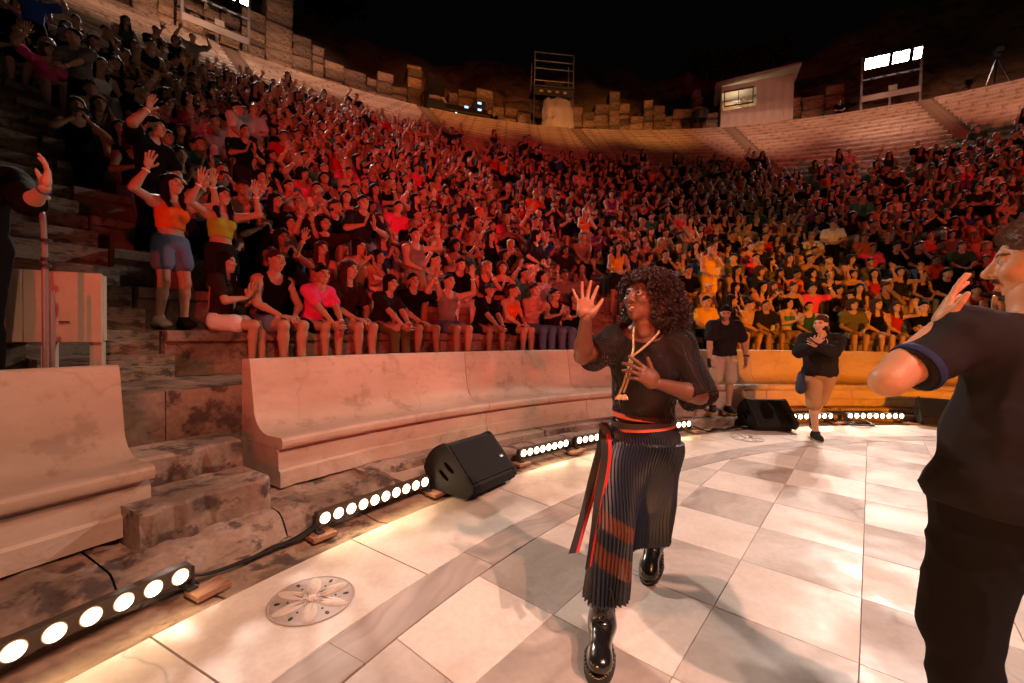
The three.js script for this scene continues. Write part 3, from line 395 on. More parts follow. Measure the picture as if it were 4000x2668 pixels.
// ------------------------------------------------------------------ the setting: orchestra floor, ledge, benches, seating, stairs, ruin, hill
{
  const ground = structure('ground');
  part('bedding', new THREE.CircleGeometry(160, 64).rotateX(-Math.PI / 2).translate(CX, -0.06, CZ), MAT.mortar, ground);
  // chequered marble in the middle of the orchestra
  const fl = structure('orchestra_floor'), ga = 0.6921, W = 0.5981, H = 0.6163, R0 = 8.465, r = rng(5), tiles = [];
  const bx = V(-Math.cos(ga), 0, -Math.sin(ga)), ax = V(Math.sin(ga), 0, -Math.cos(ga)), O = V(3.1212, 0, -3.7574);
  for (let i = -16; i < 22; i++) for (let k = -16; k < 26; k++) {
    let q = [[0, 0], [1, 0], [1, 1], [0, 1]].map(([a, b]) => { const e = 0.0011; return O.clone().addScaledVector(bx, W * (i + a) + (a ? -e : e)).addScaledVector(ax, -H * (k + b) + (b ? e : -e)); });
    const c = q[0].clone().add(q[2]).multiplyScalar(0.5), dc = Math.hypot(c.x - CX, c.z - CZ); if (dc > R0 + 0.5) continue;
    if (dc > R0 - 0.5) { const ca = Math.atan2(c.x - CX, -(c.z - CZ)); for (let s = -6; s <= 6; s++) { const a = ca + s * 0.018, n = V(Math.sin(a), 0, -Math.cos(a)), out = []; for (let m = 0; m < q.length; m++) { const A = q[m], B = q[(m + 1) % q.length], da = (A.x - CX) * n.x + (A.z - CZ) * n.z - R0, db = (B.x - CX) * n.x + (B.z - CZ) * n.z - R0; if (da <= 0) out.push(A); if (da * db < 0) out.push(mix3(A, B, da / (da - db))); } q = out; if (q.length < 3) break; } }
    if (q.length < 3) continue;
    const far = Math.hypot(c.x, c.z), seen = c.z < 0.8 && Math.abs(c.x) < -c.z * 1.35 + 1.2; tiles.push({ q, white: ((i + k) % 2 + 2) % 2 === 1, s: far + (seen ? 0 : 50) });
  }
  tiles.sort((a, b) => a.s - b.s);
  const prism = (q, y, ou, ov, turn) => { const pos = [], uv = [], n = q.length; const cs = Math.cos(turn), sn = Math.sin(turn), T3 = (a, b, c) => { for (const p of [a, b, c]) { pos.push(p.x, p.y, p.z); uv.push(p.x * cs - p.z * sn + ou, p.x * sn + p.z * cs + ov); } }; const top = q.map((p) => V(p.x, y, p.z)), m = top.reduce((a, b) => a.add(b), V()).multiplyScalar(1 / n), ins = top.map((p) => add(p, unit(m.clone().sub(p)), 0.003)), low = top.map((p) => V(p.x, y - 0.002, p.z)), bot = top.map((p) => V(p.x, -0.05, p.z)); const up = (a, b, c) => { if ((b.z - a.z) * (c.x - a.x) - (b.x - a.x) * (c.z - a.z) > 0) T3(a, b, c); else T3(a, c, b); }; const cw = (q[1].z - q[0].z) * (q[2].x - q[0].x) - (q[1].x - q[0].x) * (q[2].z - q[0].z) > 0; for (let i = 1; i < n - 1; i++) up(ins[0], ins[i], ins[i + 1]); for (let i = 0; i < n; i++) { const j = (i + 1) % n; for (const [A, B] of [[ins, low], [low, bot]]) { if (cw) { T3(A[i], B[i], B[j]); T3(A[i], B[j], A[j]); } else { T3(A[i], B[j], B[i]); T3(A[i], A[j], B[j]); } } } const g = new THREE.BufferGeometry(); g.setAttribute('position', new THREE.Float32BufferAttribute(pos, 3)); g.setAttribute('uv', new THREE.Float32BufferAttribute(uv, 2)); g.computeVertexNormals(); return g; };
  const rest = [[], []];
  tiles.forEach((t, n) => { const g = prism(t.q, (r() - 0.5) * 0.0016, r() * 2, r() * 2, ga + (r() < 0.5 ? 0 : Math.PI / 2) + (r() - 0.5) * 0.5), v = r() < 0.5; if (n < 292) part('tile', g, t.white ? (v ? MAT.tileWhite : MAT.tileWhite2) : (v ? MAT.tileGrey : MAT.tileGrey2), fl); else rest[t.white ? 0 : 1].push(g); });
  rest.forEach((g, i) => { part('far_tiles', g, i ? MAT.tileGrey : MAT.tileWhite, fl).userData.kind = 'stuff'; });
  // border of grey strips and the ring of white slabs
  const cuts = (list, gap) => list.slice(0, -1).map((a, i) => [a + gap, list[i + 1] - gap]);
  for (const [a, b] of cuts([-150, -138, -127, -115, -104, -93, -83, -74.5, -66.5, -60.2, -53.8, -46.5, -38, -29.5, -21, -12, -3, 6, 15, 26, 40, 55, 70, 90], 0.012)) { const y = (r() - 0.5) * 0.002; part('border_stone', sweep([[8.475, -0.05], [8.716, -0.05], [8.716, y - 0.002], [8.713, y], [8.478, y], [8.475, y - 0.002]], a, b, 1.5), MAT.band, fl); }
  for (const [a, b] of cuts([-150, -139, -128, -117, -106, -97, -89, -80, -71, -62.6, -55.9, -47.4, -39.2, -31.5, -26.2, -19.2, -11.5, -3.4, 4.6, 12.8, 22, 34, 48, 62, 90], 0.03)) { const y = (r() - 0.5) * 0.003; part('floor_slab', sweep([[8.719, -0.05], [9.436, -0.05], [9.436, y - 0.003], [9.432, y], [8.723, y], [8.719, y - 0.003]], a, b, 1), [MAT.slab, MAT.tileWhite, MAT.tileWhite2][(r() * 3) | 0], fl); }
  // gutter and rock ledge
  const gut = structure('gutter'); const rockJ = (amp) => (R, a, h, i) => (i === 0 ? 0 : amp * (n3(a * 1.1, R * 3, h * 9) + 0.6 * n3(a * 3.7, R * 7, h * 20)));
  for (const [a, b] of cuts([-150, -140, -131, -121, -112, -103, -95, -87, -79, -72, -66, -60.6, -54, -47, -40, -33, -27, -20, -13, -6, 2, 10, 20, 33, 48, 62, 90], 0.05)) part('gutter_stone', sweep([[9.445, -0.055], [9.86, -0.055], [9.86, -0.012 + r() * 0.012], [9.66, -0.02], [9.56, -0.028], [9.447, -0.008]], a, b, 0.8, (R, aa, h, i) => (i > 2 && i < 5 ? 0.03 * n3(aa * 2, R * 9, 2) : 0)), MAT.gutter, gut);
  const led = structure('rock_ledge');
  { // worn bedrock left of the first step stone: a sheet with real bumps
    const cell = (a0, a1, R1, R2, prof, mat, amp, nu, nv) => { const pos = [], uv = [], idx = []; for (let i = 0; i <= nu; i++) for (let j = 0; j <= nv; j++) { const a = lerp(a0, a1, i / nu), t = j / nv, R = lerp(R1, R2, t), e = Math.min(1, Math.min(i, nu - i) / 2) * Math.min(1, j / 2 + 0.4) * Math.min(1, (nv - j) / 2); const h = prof(t) + amp * e * (n3(a * 1.4, R * 5, 1) + 0.55 * n3(a * 4.1, R * 13, 5) + 0.3 * n3(a * 11, R * 30, 8)); const p = pol(R + 0.02 * n3(a * 2.2, t * 3, 4) * (1 - t), a, h); pos.push(p.x, p.y, p.z); uv.push(a * RAD * 9.9, R + h); } for (let i = 0; i < nu; i++) for (let j = 0; j < nv; j++) { const o = i * (nv + 1) + j; idx.push(o, o + nv + 1, o + 1, o + 1, o + nv + 1, o + nv + 2); } const g = new THREE.BufferGeometry(); g.setAttribute('position', new THREE.Float32BufferAttribute(pos, 3)); g.setAttribute('uv', new THREE.Float32BufferAttribute(uv, 2)); g.setIndex(idx); g.computeVertexNormals(); const f = g.attributes.normal; let s = 0; for (let i = 0; i < f.count; i++) s += f.getY(i); if (s < 0) { const ix = g.index.array; for (let i = 0; i < ix.length; i += 3) { const q = ix[i + 1]; ix[i + 1] = ix[i + 2]; ix[i + 2] = q; } g.computeVertexNormals(); } return g; };
    const P1 = (t) => (t < 0.16 ? lerp(-0.05, 0.1, t / 0.16) : t < 0.24 ? lerp(0.1, 0.135, (t - 0.16) / 0.08) : lerp(0.135, 0.172, (t - 0.24) / 0.76));
    let prev = -112; for (const a of [-98, -86, -76, -68.6, -62.4, -57.2, -51.6]) { part('ledge_stone', cell(prev + 0.03, a - 0.03, 9.78, 10.42, P1, r() < 0.5 ? MAT.rock : MAT.rock2, 0.02, Math.round((a - prev) * 6), 22), MAT.rock, led).material = r() < 0.6 ? MAT.rock : MAT.rock2; prev = a; }
    part('ledge_base', sweep([[9.9, -0.06], [10.5, -0.06], [10.5, 0.08], [9.95, 0.02]], -112, -51.5, 2), MAT.rock2, led);
    for (const [a, b] of cuts([-51.4, -44.5, -37.6, -30, -24.5, -18, -11, -4, 4, 12, 22, 36, 50, 62], 0.04)) { const y = (r() - 0.5) * 0.006; part('step_stone', sweep([[9.80, -0.06], [10.16, -0.06], [10.16, 0.098 + y], [9.815, 0.098 + y], [9.80, 0.085 + y]], a, b, 1, rockJ(0.006)), r() < 0.5 ? MAT.bench2 : MAT.rock, led); part('step_stone', sweep([[10.06, 0.09], [10.5, 0.09], [10.5, 0.174 + y], [10.072, 0.174 + y], [10.06, 0.162 + y]], a - 1.2, b - 1.3, 1, rockJ(0.005)), r() < 0.5 ? MAT.rock : MAT.seat, led); }
  }
  // walkway behind the benches
  const walk = structure('walkway'); for (const [a, b] of cuts([-100, -88, -76, -66, -59, -52, -44, -36, -28, -19, -10, 0, 10, 20, 32, 45, 62], 0.02)) part('paving_stone', sweep([[10.86, 0.2], [12.1, 0.2], [12.1, 0.93], [10.86, 0.93]], a, b, 1.5), MAT.seatLowShade2, walk);
  // marble seats of honour: a base block and a seat-and-back block in every piece
  const bench = (list, label, broken) => { const o = thing('marble_bench', label, 'bench', [0, 0, 0], 0, 'curved marble benches round the orchestra'); list.forEach(([a, b], i) => {
    const m = [MAT.bench, MAT.bench3, MAT.bench2][(i + list.length) % 3], e = 0.02;
    const up = [[10.30, 0.475]]; up.push([10.232, 0.49], [10.222, 0.515], [10.224, 0.545], [10.238, 0.562], [10.262, 0.57], [10.32, 0.566]); for (let k = 0; k <= 8; k++) { const t = (k / 8) * Math.PI / 2; up.push([10.43 + 0.235 * Math.sin(t), 0.562 + 0.2 * (1 - Math.cos(t))]); } up.push([10.70, 0.95], [10.726, 1.12], [10.735, 1.142], [10.752, 1.152], [10.85, 1.148], [10.862, 1.135], [10.862, 0.475]);
    const chip = (RR, aa, hh, k) => 0.004 * n3(aa * 1.6, RR * 15, hh * 15) - 0.03 * Math.max(0, n3(aa * 2.1, hh * 6, RR * 2) - 0.5) * (k < 6 || k > 14 ? 1 : 0); part('seat_block', sweep(up, a + e, b - e, 0.4, chip), m, o);
    const pl = broken ? 0.3 : 0.295; part('base_block', sweep([[10.246, 0.18], [10.85, 0.18], [10.85, 0.472], [10.31, 0.472], [10.305, 0.455], [10.285, 0.45], [10.275, pl + 0.015], [10.25, pl]], a + e, b - e, 0.4, (R, aa, h, k) => (k === 0 || k > 5 ? -(broken ? 0.035 : 0.015) * Math.max(0, n3(aa * 1.3, 3, h * 4) - 0.15) : 0) + 0.003 * n3(aa * 2, h * 12, 7)), m === MAT.bench2 ? MAT.bench : m, o); }); return o; };
  bench([[-94.4, -83], [-83, -72], [-72, -60.6]], 'curved marble bench cut off by the left edge, left of the rock steps');
  bench([[-56.2, -43.2], [-43.2, -33.4], [-33.4, -25.4]], 'long pale marble bench in the middle, right of the rock steps', true);
  bench([[-21.2, -12.5], [-12.5, -3], [-3, 10.6]], 'marble bench in amber light behind the two men in shorts');
  bench([[14.8, 26], [26, 37], [37, 46.6]], 'marble bench mostly hidden by the man at the right edge');
  // seat rows
  const seating = structure('cavea_seating'), NR = 32, LOW = 19; const row = (i) => [11.85 + 0.62 * i, 1.37 + 0.43 * i];
  for (let i = 0; i < NR; i++) { const [R, h] = row(i), hw = (i < LOW ? 0.44 : 0.4) / R / RAD, st = i < LOW ? 36 : 18; for (let s = -5.3 - 90; s < 66; s += st) { const a = s + hw, b = Math.min(s + st - hw, 67), m = i < 17 ? [MAT.seatLowShade, MAT.seatLowShade2][(r() * 2) | 0] : [MAT.seat, MAT.seat2, MAT.seat3][(r() * 3) | 0]; part('seat_row', sweep([[R + 0.05, h - 0.44], [R + 0.75, h - 0.44], [R + 0.75, h - 0.004], [R + 0.02, h], [R + 0.004, h - 0.012], [R, h - 0.03], [R + 0.004, h - 0.1], [R + 0.05, h - 0.12]], a, b, i < 8 ? 1.5 : 2, (RR, aa, hh, k) => (k > 2 && k < 7 ? 0.012 * n3(aa * 2.5, i * 9.1, 3) : 0)), m, seating); } }
  part('seating_core', sweep([[12.4, 0], [33, 0], [33, 14.2], [32.0, 14.2]], -95, 67, 3), MAT.seat2, seating);
  { const [R, h] = row(NR); part('upper_walkway', sweep([[31.6, h - 0.9], [36.5, h - 0.9], [36.5, h - 0.46], [31.6, h - 0.46]], -95, 67, 3), MAT.wall3, seating); }
  // stairways cut through the seats
  for (let s = -5.3 - 90, n = 0; s < 66; s += 18, n++) { const main = n % 2 === 0, o = thing('stone_stairway', ['stone stairway at the far left through the lower seats', 'short stairway through the upper left seats under the floodlight gantry', 'broad dark stairway rising from the gap beside the left bench', 'dark stairway through the empty upper seats left of the equipment table', 'stairway behind the singer through lower and upper seats', 'dark stairway through the upper seats below the draped cover', 'stairway through the seats left of the white hut', 'stairway through the empty seats right of the floodlit gantry', 'stairway at the right edge through the seats'][n] ?? 'stone stairway beyond the right edge', 'stairway'); 
    for (let i = main ? 0 : LOW; i < NR; i++) { const [R, h] = row(i), w = (i < LOW ? 0.86 : 0.78); for (const q of [0, 1]) { const g = box(w, 0.36, 0.5, 0, -0.18, 0); const p = pol(R + (q ? 0.38 : 0.07), s + (r() - 0.5) * 0.05, h - (q ? 0.005 : 0.222) + (r() - 0.5) * 0.012); const m = part('step', g, MAT.stair, o); m.position.copy(p); m.rotation.y = -s * RAD; } }
    if (main && n < 8) for (const [R, h, d, t] of [[10.30, 0.36, 0.5, 0.24], [10.72, 0.56, 0.5, 0.24], [11.14, 0.76, 0.5, 0.26], [11.5, 0.935, 0.5, 0.3]]) { const m = part('step', sweep([[R - d / 2, h - t], [R + d / 2, h - t], [R + d / 2, h], [R - d / 2 + 0.02, h], [R - d / 2, h - 0.02]], s - 2.15, s + 2.15, 0.35, (RR, aa, hh, k) => (k > 2 || k === 0 ? 0.035 * n3(aa * 2 + R * 7, hh * 6, n) : 0)), MAT.rock, o); } }
  // ruined gallery wall behind the top row
  const ruin = thing('ruined_wall', 'low ruined wall of rough stones and niches behind the top seats', 'wall'); { const q = rng(77); const blocks = [0, 1, 2].map(() => { const g = new RoundedBoxGeometry(1, 1, 1, 2, 0.08); const p = g.attributes.position, sd = q() * 99; for (let i = 0; i < p.count; i++) { const k = 0.05; p.setXYZ(i, p.getX(i) + k * n3(p.getX(i) * 5 + sd, p.getY(i) * 5, p.getZ(i) * 5), p.getY(i) + k * n3(p.getX(i) * 5, p.getY(i) * 5 + sd, p.getZ(i) * 5), p.getZ(i) + k * n3(p.getX(i) * 5, p.getY(i) * 5, p.getZ(i) * 5 + sd)); } g.computeVertexNormals(); return g; });
    const small = []; const H = (a) => 1.35 + 1.1 * Math.max(0, n3(a * 0.35, 2, 1)) - 0.5 * Math.max(0, n3(a * 0.8, 9, 1)) + ([-38, -36.5, -32.5, -27, -23.5, -14.5, -4.6, 0.8, 5.5, 11, 16.8].reduce((m, c) => Math.max(m, Math.exp(-(((a - c) / 0.75) ** 2)) * 1.9), 0)) + (a < -34 ? 0.9 : 0); let count = 0;
    for (let a = -47; a < 24; ) { const w = 0.55 + q() * 0.9, da = w / 35 / RAD, top = H(a + da / 2) * (0.85 + 0.3 * q()); let y = 15.7; while (y < 15.7 + top) { const hh = 0.3 + q() * 0.45, depth = 0.9 + q() * 0.4; const p = pol(35.2 + (q() - 0.5) * 0.3, a + da / 2, y + hh / 2), m = [MAT.wall, MAT.wall2, MAT.wall3, MAT.wall][(q() * 4) | 0]; if (count < 295) { const b = part('stone', blocks[(q() * 3) | 0], m, ruin); b.position.copy(p); b.rotation.set((q() - 0.5) * 0.08, -a * RAD + (q() - 0.5) * 0.15, (q() - 0.5) * 0.1); b.scale.set(w * 1.02, hh * 1.02, depth); count++; } else { small.push(blocks[0].clone().scale(w, hh, depth).rotateY(-a * RAD).translate(p.x, p.y, p.z)); } y += hh; } a += da; }
    part('footing', sweep([[34.7, 14.3], [35.8, 14.3], [35.8, 15.72], [34.7, 15.72]], -47.5, 24, 2), MAT.wall, ruin);
    if (small.length) part('far_stones', small, MAT.wall, ruin).userData.kind = 'stuff'; }
  // rock slope that closes the bowl
  const hill = structure('hillside'); { const pos = [], uv = [], idx = [], na = 150, nr = 26; const ridgeH = (a) => 27.3 + 0.7 * n3(a * 0.16, 3, 1) + 0.3 * n3(a * 0.7, 5, 2) - (a > 6 && a < 22 ? 0.8 : 0) + (a > 22 ? 1.6 * smoothstep(a, 22, 33) : 0) + (a < -24 ? 1.2 * smoothstep(-a, 24, 44) : 0);
    for (let i = 0; i <= na; i++) for (let j = 0; j <= nr; j++) { const a = lerp(-72, 62, i / na), t = j / nr; const R = lerp(36, 46, Math.min(1, t * 1.25)) + (t > 0.8 ? (t - 0.8) * 150 : 0), h = t < 0.8 ? lerp(14.2, ridgeH(a), Math.pow(t / 0.8, 1.15)) : ridgeH(a) - (t - 0.8) * 12; const e = Math.min(1, t * 4) * (t > 0.78 ? 0.25 : 1); const p = pol(R + e * 0.9 * n3(a * 0.5, t * 7, 4), a, h + e * (0.3 * n3(a * 0.5, t * 6, 6) + 0.12 * n3(a * 1.6, t * 14, 9))); pos.push(p.x, p.y, p.z); uv.push(a * RAD * 40, R + h); }
    for (let i = 0; i < na; i++) for (let j = 0; j < nr; j++) { const o = i * (nr + 1) + j; idx.push(o, o + nr + 1, o + 1, o + 1, o + nr + 1, o + nr + 2); }
    const g = new THREE.BufferGeometry(); g.setAttribute('position', new THREE.Float32BufferAttribute(pos, 3)); g.setAttribute('uv', new THREE.Float32BufferAttribute(uv, 2)); g.setIndex(idx); g.computeVertexNormals(); let s = 0; for (let i = 0; i < g.attributes.normal.count; i++) s += g.attributes.normal.getY(i); if (s < 0) { const ix = g.index.array; for (let i = 0; i < ix.length; i += 3) { const q = ix[i + 1]; ix[i + 1] = ix[i + 2]; ix[i + 2] = q; } g.computeVertexNormals(); } part('slope', g, MAT.hill, hill); }
}
// ------------------------------------------------------------------ lamps: light bars, floodlight gantries, stage truss
function spot(at, aim, color, I, deg, pen, radius, name, parent) { const l = new THREE.SpotLight(color, I, 0, deg * RAD, pen, 2); l.name = name; l.position.copy(at); l.target.position.copy(aim); l.castShadow = true; l.shadow.radius = radius; l.shadow.mapSize.set(1024, 1024); scene.add(l, l.target); return l; }
{ // low LED bars along the edge of the orchestra: [angle of the left end, angle of the right end, lenses]
  const bars = [[-66.6, -61.0, 8, 'nearest light bar at the lower left corner of the picture'], [-56.6, -50.6, 10, 'light bar left of the near stage monitor'], [-43.6, -39.0, 8, 'light bar right of the near stage monitor'], [-38.2, -33.4, 8, 'light bar right behind the singer'], [-30.2, -25.2, 8, 'light bar between the singer and the man in the black t-shirt'], [-14.0, -8.4, 8, 'light bar behind the man in the khaki shorts'], [-6.9, -0.8, 9, 'far light bar beside the far monitor at right'], [-74.4, -68.8, 8, 'light bar just outside the left edge'], [-84.5, -79, 8, 'light bar farther outside the left edge']];
  for (const [a0, a1, n, label] of bars) {
    const am = (a0 + a1) / 2, L = (a1 - a0) * RAD * 9.62, c = pol(9.62, am, 0), o = thing('light_bar', label, 'stage light', [c.x, 0, c.z], -am * RAD, 'low LED light bars along the floor edge');
    // own axes: x along the bar, z towards the orchestra centre; the bar leans back a little
    part('housing', box(L, 0.09, 0.062, 0, 0.118, -0.034, 0.012), MAT.ledHousing, o);
    for (let i = 0; i < n; i++) { const x = (i - (n - 1) / 2) * (L / n), b = part('lens_halo_ring', new THREE.TorusGeometry(0.0385, 0.0028, 6, 24).translate(x, 0.118, -0.001), GLOW.ledHalo, o); part('lens', new THREE.CircleGeometry(0.0365, 24).translate(x, 0.118, 0.0015), GLOW.led, o); }  // the rims glow faintly to stand for the halo round each lens
    for (const s of [-1, 1]) { part('bracket', [box(0.012, 0.1, 0.05, s * (L / 2 - 0.006 + 0.011), 0.09, -0.03), box(0.05, 0.012, 0.09, s * (L / 2 - 0.01), 0.036, -0.02)], MAT.darkSteel, o); }
    part('foot', box(0.17, 0.03, 0.13, L / 2 + 0.05, 0.012, 0.05, 0.004), MAT.wood, o); part('foot', box(0.17, 0.03, 0.13, -L / 2 + 0.02, 0.012, 0.0, 0.004), MAT.wood, o);
    const al = new THREE.RectAreaLight(new THREE.Color(1, 0.62, 0.3), LED_POWER, L * 0.96, 0.05); al.name = 'light_bar_glow'; const p = pol(9.612, am, 0.12); al.position.copy(p); al.lookAt(CX, 2.6, CZ); scene.add(al);
  }
}
for (const [n, f] of FLOOD.entries()) { // gantry of posts, rails and lamp heads; own axes: z towards the orchestra
  const base = pol(f.R, f.a, 14.45), o = thing('floodlight_gantry', ['steel gantry with blazing floodlights at the top left', 'steel gantry with blazing floodlights at the upper right, above the stairway'][n], 'floodlight', base.toArray(), -f.a * RAD, 'floodlight gantries on the rim');
  const W = 2.75; for (const x of [-W / 2, W / 2]) part('post', box(0.12, 4.2, 0.12, x, 2.1, 0), MAT.galv, o); part('post', box(0.1, 2.0, 0.1, 0, 1.0, 0), MAT.galv, o);
  part('rail', box(W, 0.34, 0.05, 0, 1.62, 0.09), MAT.hut, o); part('rail', box(W, 0.08, 0.06, 0, 2.75, 0.09), MAT.galv, o); part('rail', box(W, 0.08, 0.06, 0, 3.9, 0.09), MAT.galv, o); part('sign_box', box(0.4, 0.3, 0.06, 0.1, 1.95, 0.14), MAT.cream, o);
  for (const x of [-1.12, -0.74, -0.36, 0.18, 0.56, 1.12]) { const hd = part('lamp_head', box(0.37, 0.6, 0.16, 0, 0, 0, 0.02), MAT.darkSteel, o); hd.position.set(x, 3.6, 0.3); hd.rotation.x = 0.42; const gl = part('lamp_glass', new THREE.PlaneGeometry(0.345, 0.56), GLOW.flood, hd); gl.position.z = 0.083; }  // heads and glass made taller, so the glowing area takes in the glare
  for (const x of [-0.9, -0.3, 0.3, 0.9]) part('small_lamp', box(0.2, 0.14, 0.16, x, 2.66, 0.2, 0.02), MAT.black, o);
  o.updateMatrixWorld(true);
  for (const x of [-0.74, 0.56]) spot(V(x, 3.5, 0.6).applyMatrix4(o.matrixWorld), V(...f.aim), new THREE.Color(1, 0.8, 0.69), f.I, f.w, 0.75, 10, 'floodlight', o);
}
{ // truss over the front of the stage, behind the camera
  const o = thing('stage_truss', 'lighting truss of steel tubes on two towers over the stage front', 'truss'); const tubes = [];
  for (const [y, z] of [[8.6, 9.4], [8.6, 9.8], [9.0, 9.6]]) tubes.push(bar(V(-3, y, z), V(17, y, z), 0.026, 6)); for (let x = -3; x < 17; x += 0.8) tubes.push(bar(V(x, 8.6, 9.4), V(x + 0.4, 9.0, 9.6), 0.013, 5), bar(V(x + 0.4, 9.0, 9.6), V(x + 0.8, 8.6, 9.8), 0.013, 5)); part('beam', tubes, MAT.steel, o);
  for (const x of [-3, 17]) part('tower', [box(0.06, 8.7, 0.06, x - 0.15, 4.35, 9.45), box(0.06, 8.7, 0.06, x + 0.15, 4.35, 9.45), box(0.06, 8.7, 0.06, x, 4.35, 9.75), box(1, 0.06, 1, x, 0.03, 9.6)], MAT.steel, o);
  { const fl = thing('overhead_truss', 'lighting truss of steel tubes high over the orchestra behind the camera', 'truss'), t2 = []; for (const [y, z] of [[9.6, 4.2], [9.6, 4.6], [10.0, 4.4]]) t2.push(bar(V(-3, y, z), V(15, y, z), 0.026, 6)); for (let x = -3; x < 15; x += 0.8) t2.push(bar(V(x, 9.6, 4.2), V(x + 0.4, 10.0, 4.4), 0.013, 5), bar(V(x + 0.4, 10.0, 4.4), V(x + 0.8, 9.6, 4.6), 0.013, 5)); part('beam', t2, MAT.steel, fl); for (const x of [-3, 15]) part('tower', [box(0.06, 9.7, 0.06, x - 0.15, 4.85, 4.25), box(0.06, 9.7, 0.06, x + 0.15, 4.85, 4.25), box(0.06, 9.7, 0.06, x, 4.85, 4.55)], MAT.steel, fl); }
  for (const [kind, p, aim, col, I, deg, pen, label] of STAGE) {
    const at = V(...p), tg = V(...aim), d = unit(tg.clone().sub(at)), l = thing('stage_spotlight', label, 'stage light', p, 0, kind + ' stage spotlights');
    const q = new THREE.Quaternion().setFromUnitVectors(V(0, 0, 1), d), can = part('body', [new THREE.CylinderGeometry(0.15, 0.13, 0.42, 18, 1, true).rotateX(Math.PI / 2).translate(0, 0, -0.24), new THREE.CylinderGeometry(0.13, 0.13, 0.02, 18).rotateX(Math.PI / 2).translate(0, 0, -0.45)], MAT.blackSoft, l); can.quaternion.copy(q); const ln = part('gel', new THREE.CircleGeometry(0.14, 20), GLOW[kind], l); ln.quaternion.copy(q); ln.position.copy(d).multiplyScalar(-0.05); if (p[1] < 3) part('stand', [bar(V(0, -p[1], 0), V(0, 0.1, -0.2), 0.02, 8), ...[0, 2.1, 4.2].map((q2) => bar(V(0, -p[1] + 0.35, 0), V(0.3 * Math.cos(q2), -p[1] + 0.02, 0.3 * Math.sin(q2)), 0.014, 6))], MAT.darkSteel, l); part('yoke', tube([V(-0.2, 0, 0), V(-0.2, 0.3, 0), V(0, 0.4, 0), V(0.2, 0.3, 0), V(0.2, 0, 0)], 0.014, 16, 5), MAT.darkSteel, l);
    spot(at, tg, new THREE.Color(...col), I, deg, pen, 6, kind + '_spotlight_beam', l);
  }
}
// ------------------------------------------------------------------ the audience
const COL = { black: [0.006, 0.005, 0.005], charcoal: [0.018, 0.016, 0.016], 'dark brown': [0.03, 0.014, 0.009], white: [0.68, 0.66, 0.62], grey: [0.2, 0.19, 0.18], pink: [0.75, 0.07, 0.22], red: [0.42, 0.025, 0.018], orange: [0.68, 0.12, 0.02], lime: [0.34, 0.46, 0.05], yellow: [0.72, 0.45, 0.04], teal: [0.05, 0.24, 0.21], green: [0.03, 0.09, 0.04], olive: [0.12, 0.11, 0.045], navy: [0.015, 0.022, 0.07], blue: [0.03, 0.09, 0.36], 'light blue': [0.4, 0.48, 0.55], purple: [0.14, 0.045, 0.19], tan: [0.5, 0.34, 0.19], denim: [0.12, 0.17, 0.27], khaki: [0.3, 0.19, 0.1], rose: [0.55, 0.28, 0.25] };
const clothMat = {}; const clothes = (c) => clothMat[c] ?? (clothMat[c] = M({ color: rgb(...COL[c]), rough: 0.95, specularIntensity: 0.12, bump: T.grain, bs: 0.002, rep: 3 }));
const SKIN = [[0.52, 0.31, 0.21], [0.45, 0.26, 0.17], [0.36, 0.2, 0.125], [0.24, 0.125, 0.075], [0.1, 0.05, 0.03]].map((c) => M({ color: rgb(...c), rough: 0.6, specularIntensity: 0.5, vertexColors: true }));
const HAIR = { black: M({ color: rgb(0.009, 0.006, 0.005), rough: 0.75, specularIntensity: 0.15, sheen: 0.5, sheenColor: rgb(1, 0.88, 0.78), sheenRoughness: 0.45, bump: T.grain, bs: 0.004, rep: 8 }), brown: M({ color: rgb(0.045, 0.022, 0.012), rough: 0.75, specularIntensity: 0.15, sheen: 0.6, sheenColor: rgb(1, 0.85, 0.7), sheenRoughness: 0.45, bump: T.grain, bs: 0.004, rep: 8 }), fair: M({ color: rgb(0.28, 0.16, 0.07), rough: 0.5, bump: T.grain, bs: 0.004, rep: 8 }), orange: M({ color: rgb(0.55, 0.1, 0.015), rough: 0.5 }), cap: M({ color: rgb(0.02, 0.02, 0.022), rough: 0.85 }), white: M({ color: rgb(0.6, 0.56, 0.5), rough: 0.85 }) };
const shoeMat = M({ color: rgb(0.5, 0.47, 0.43), rough: 0.7 }), bandMat = [M({ color: rgb(0.72, 0.7, 0.66), rough: 0.6 }), M({ color: rgb(0.7, 0.5, 0.06), rough: 0.6 }), M({ color: rgb(0.7, 0.7, 0.72), rough: 0.6 })];
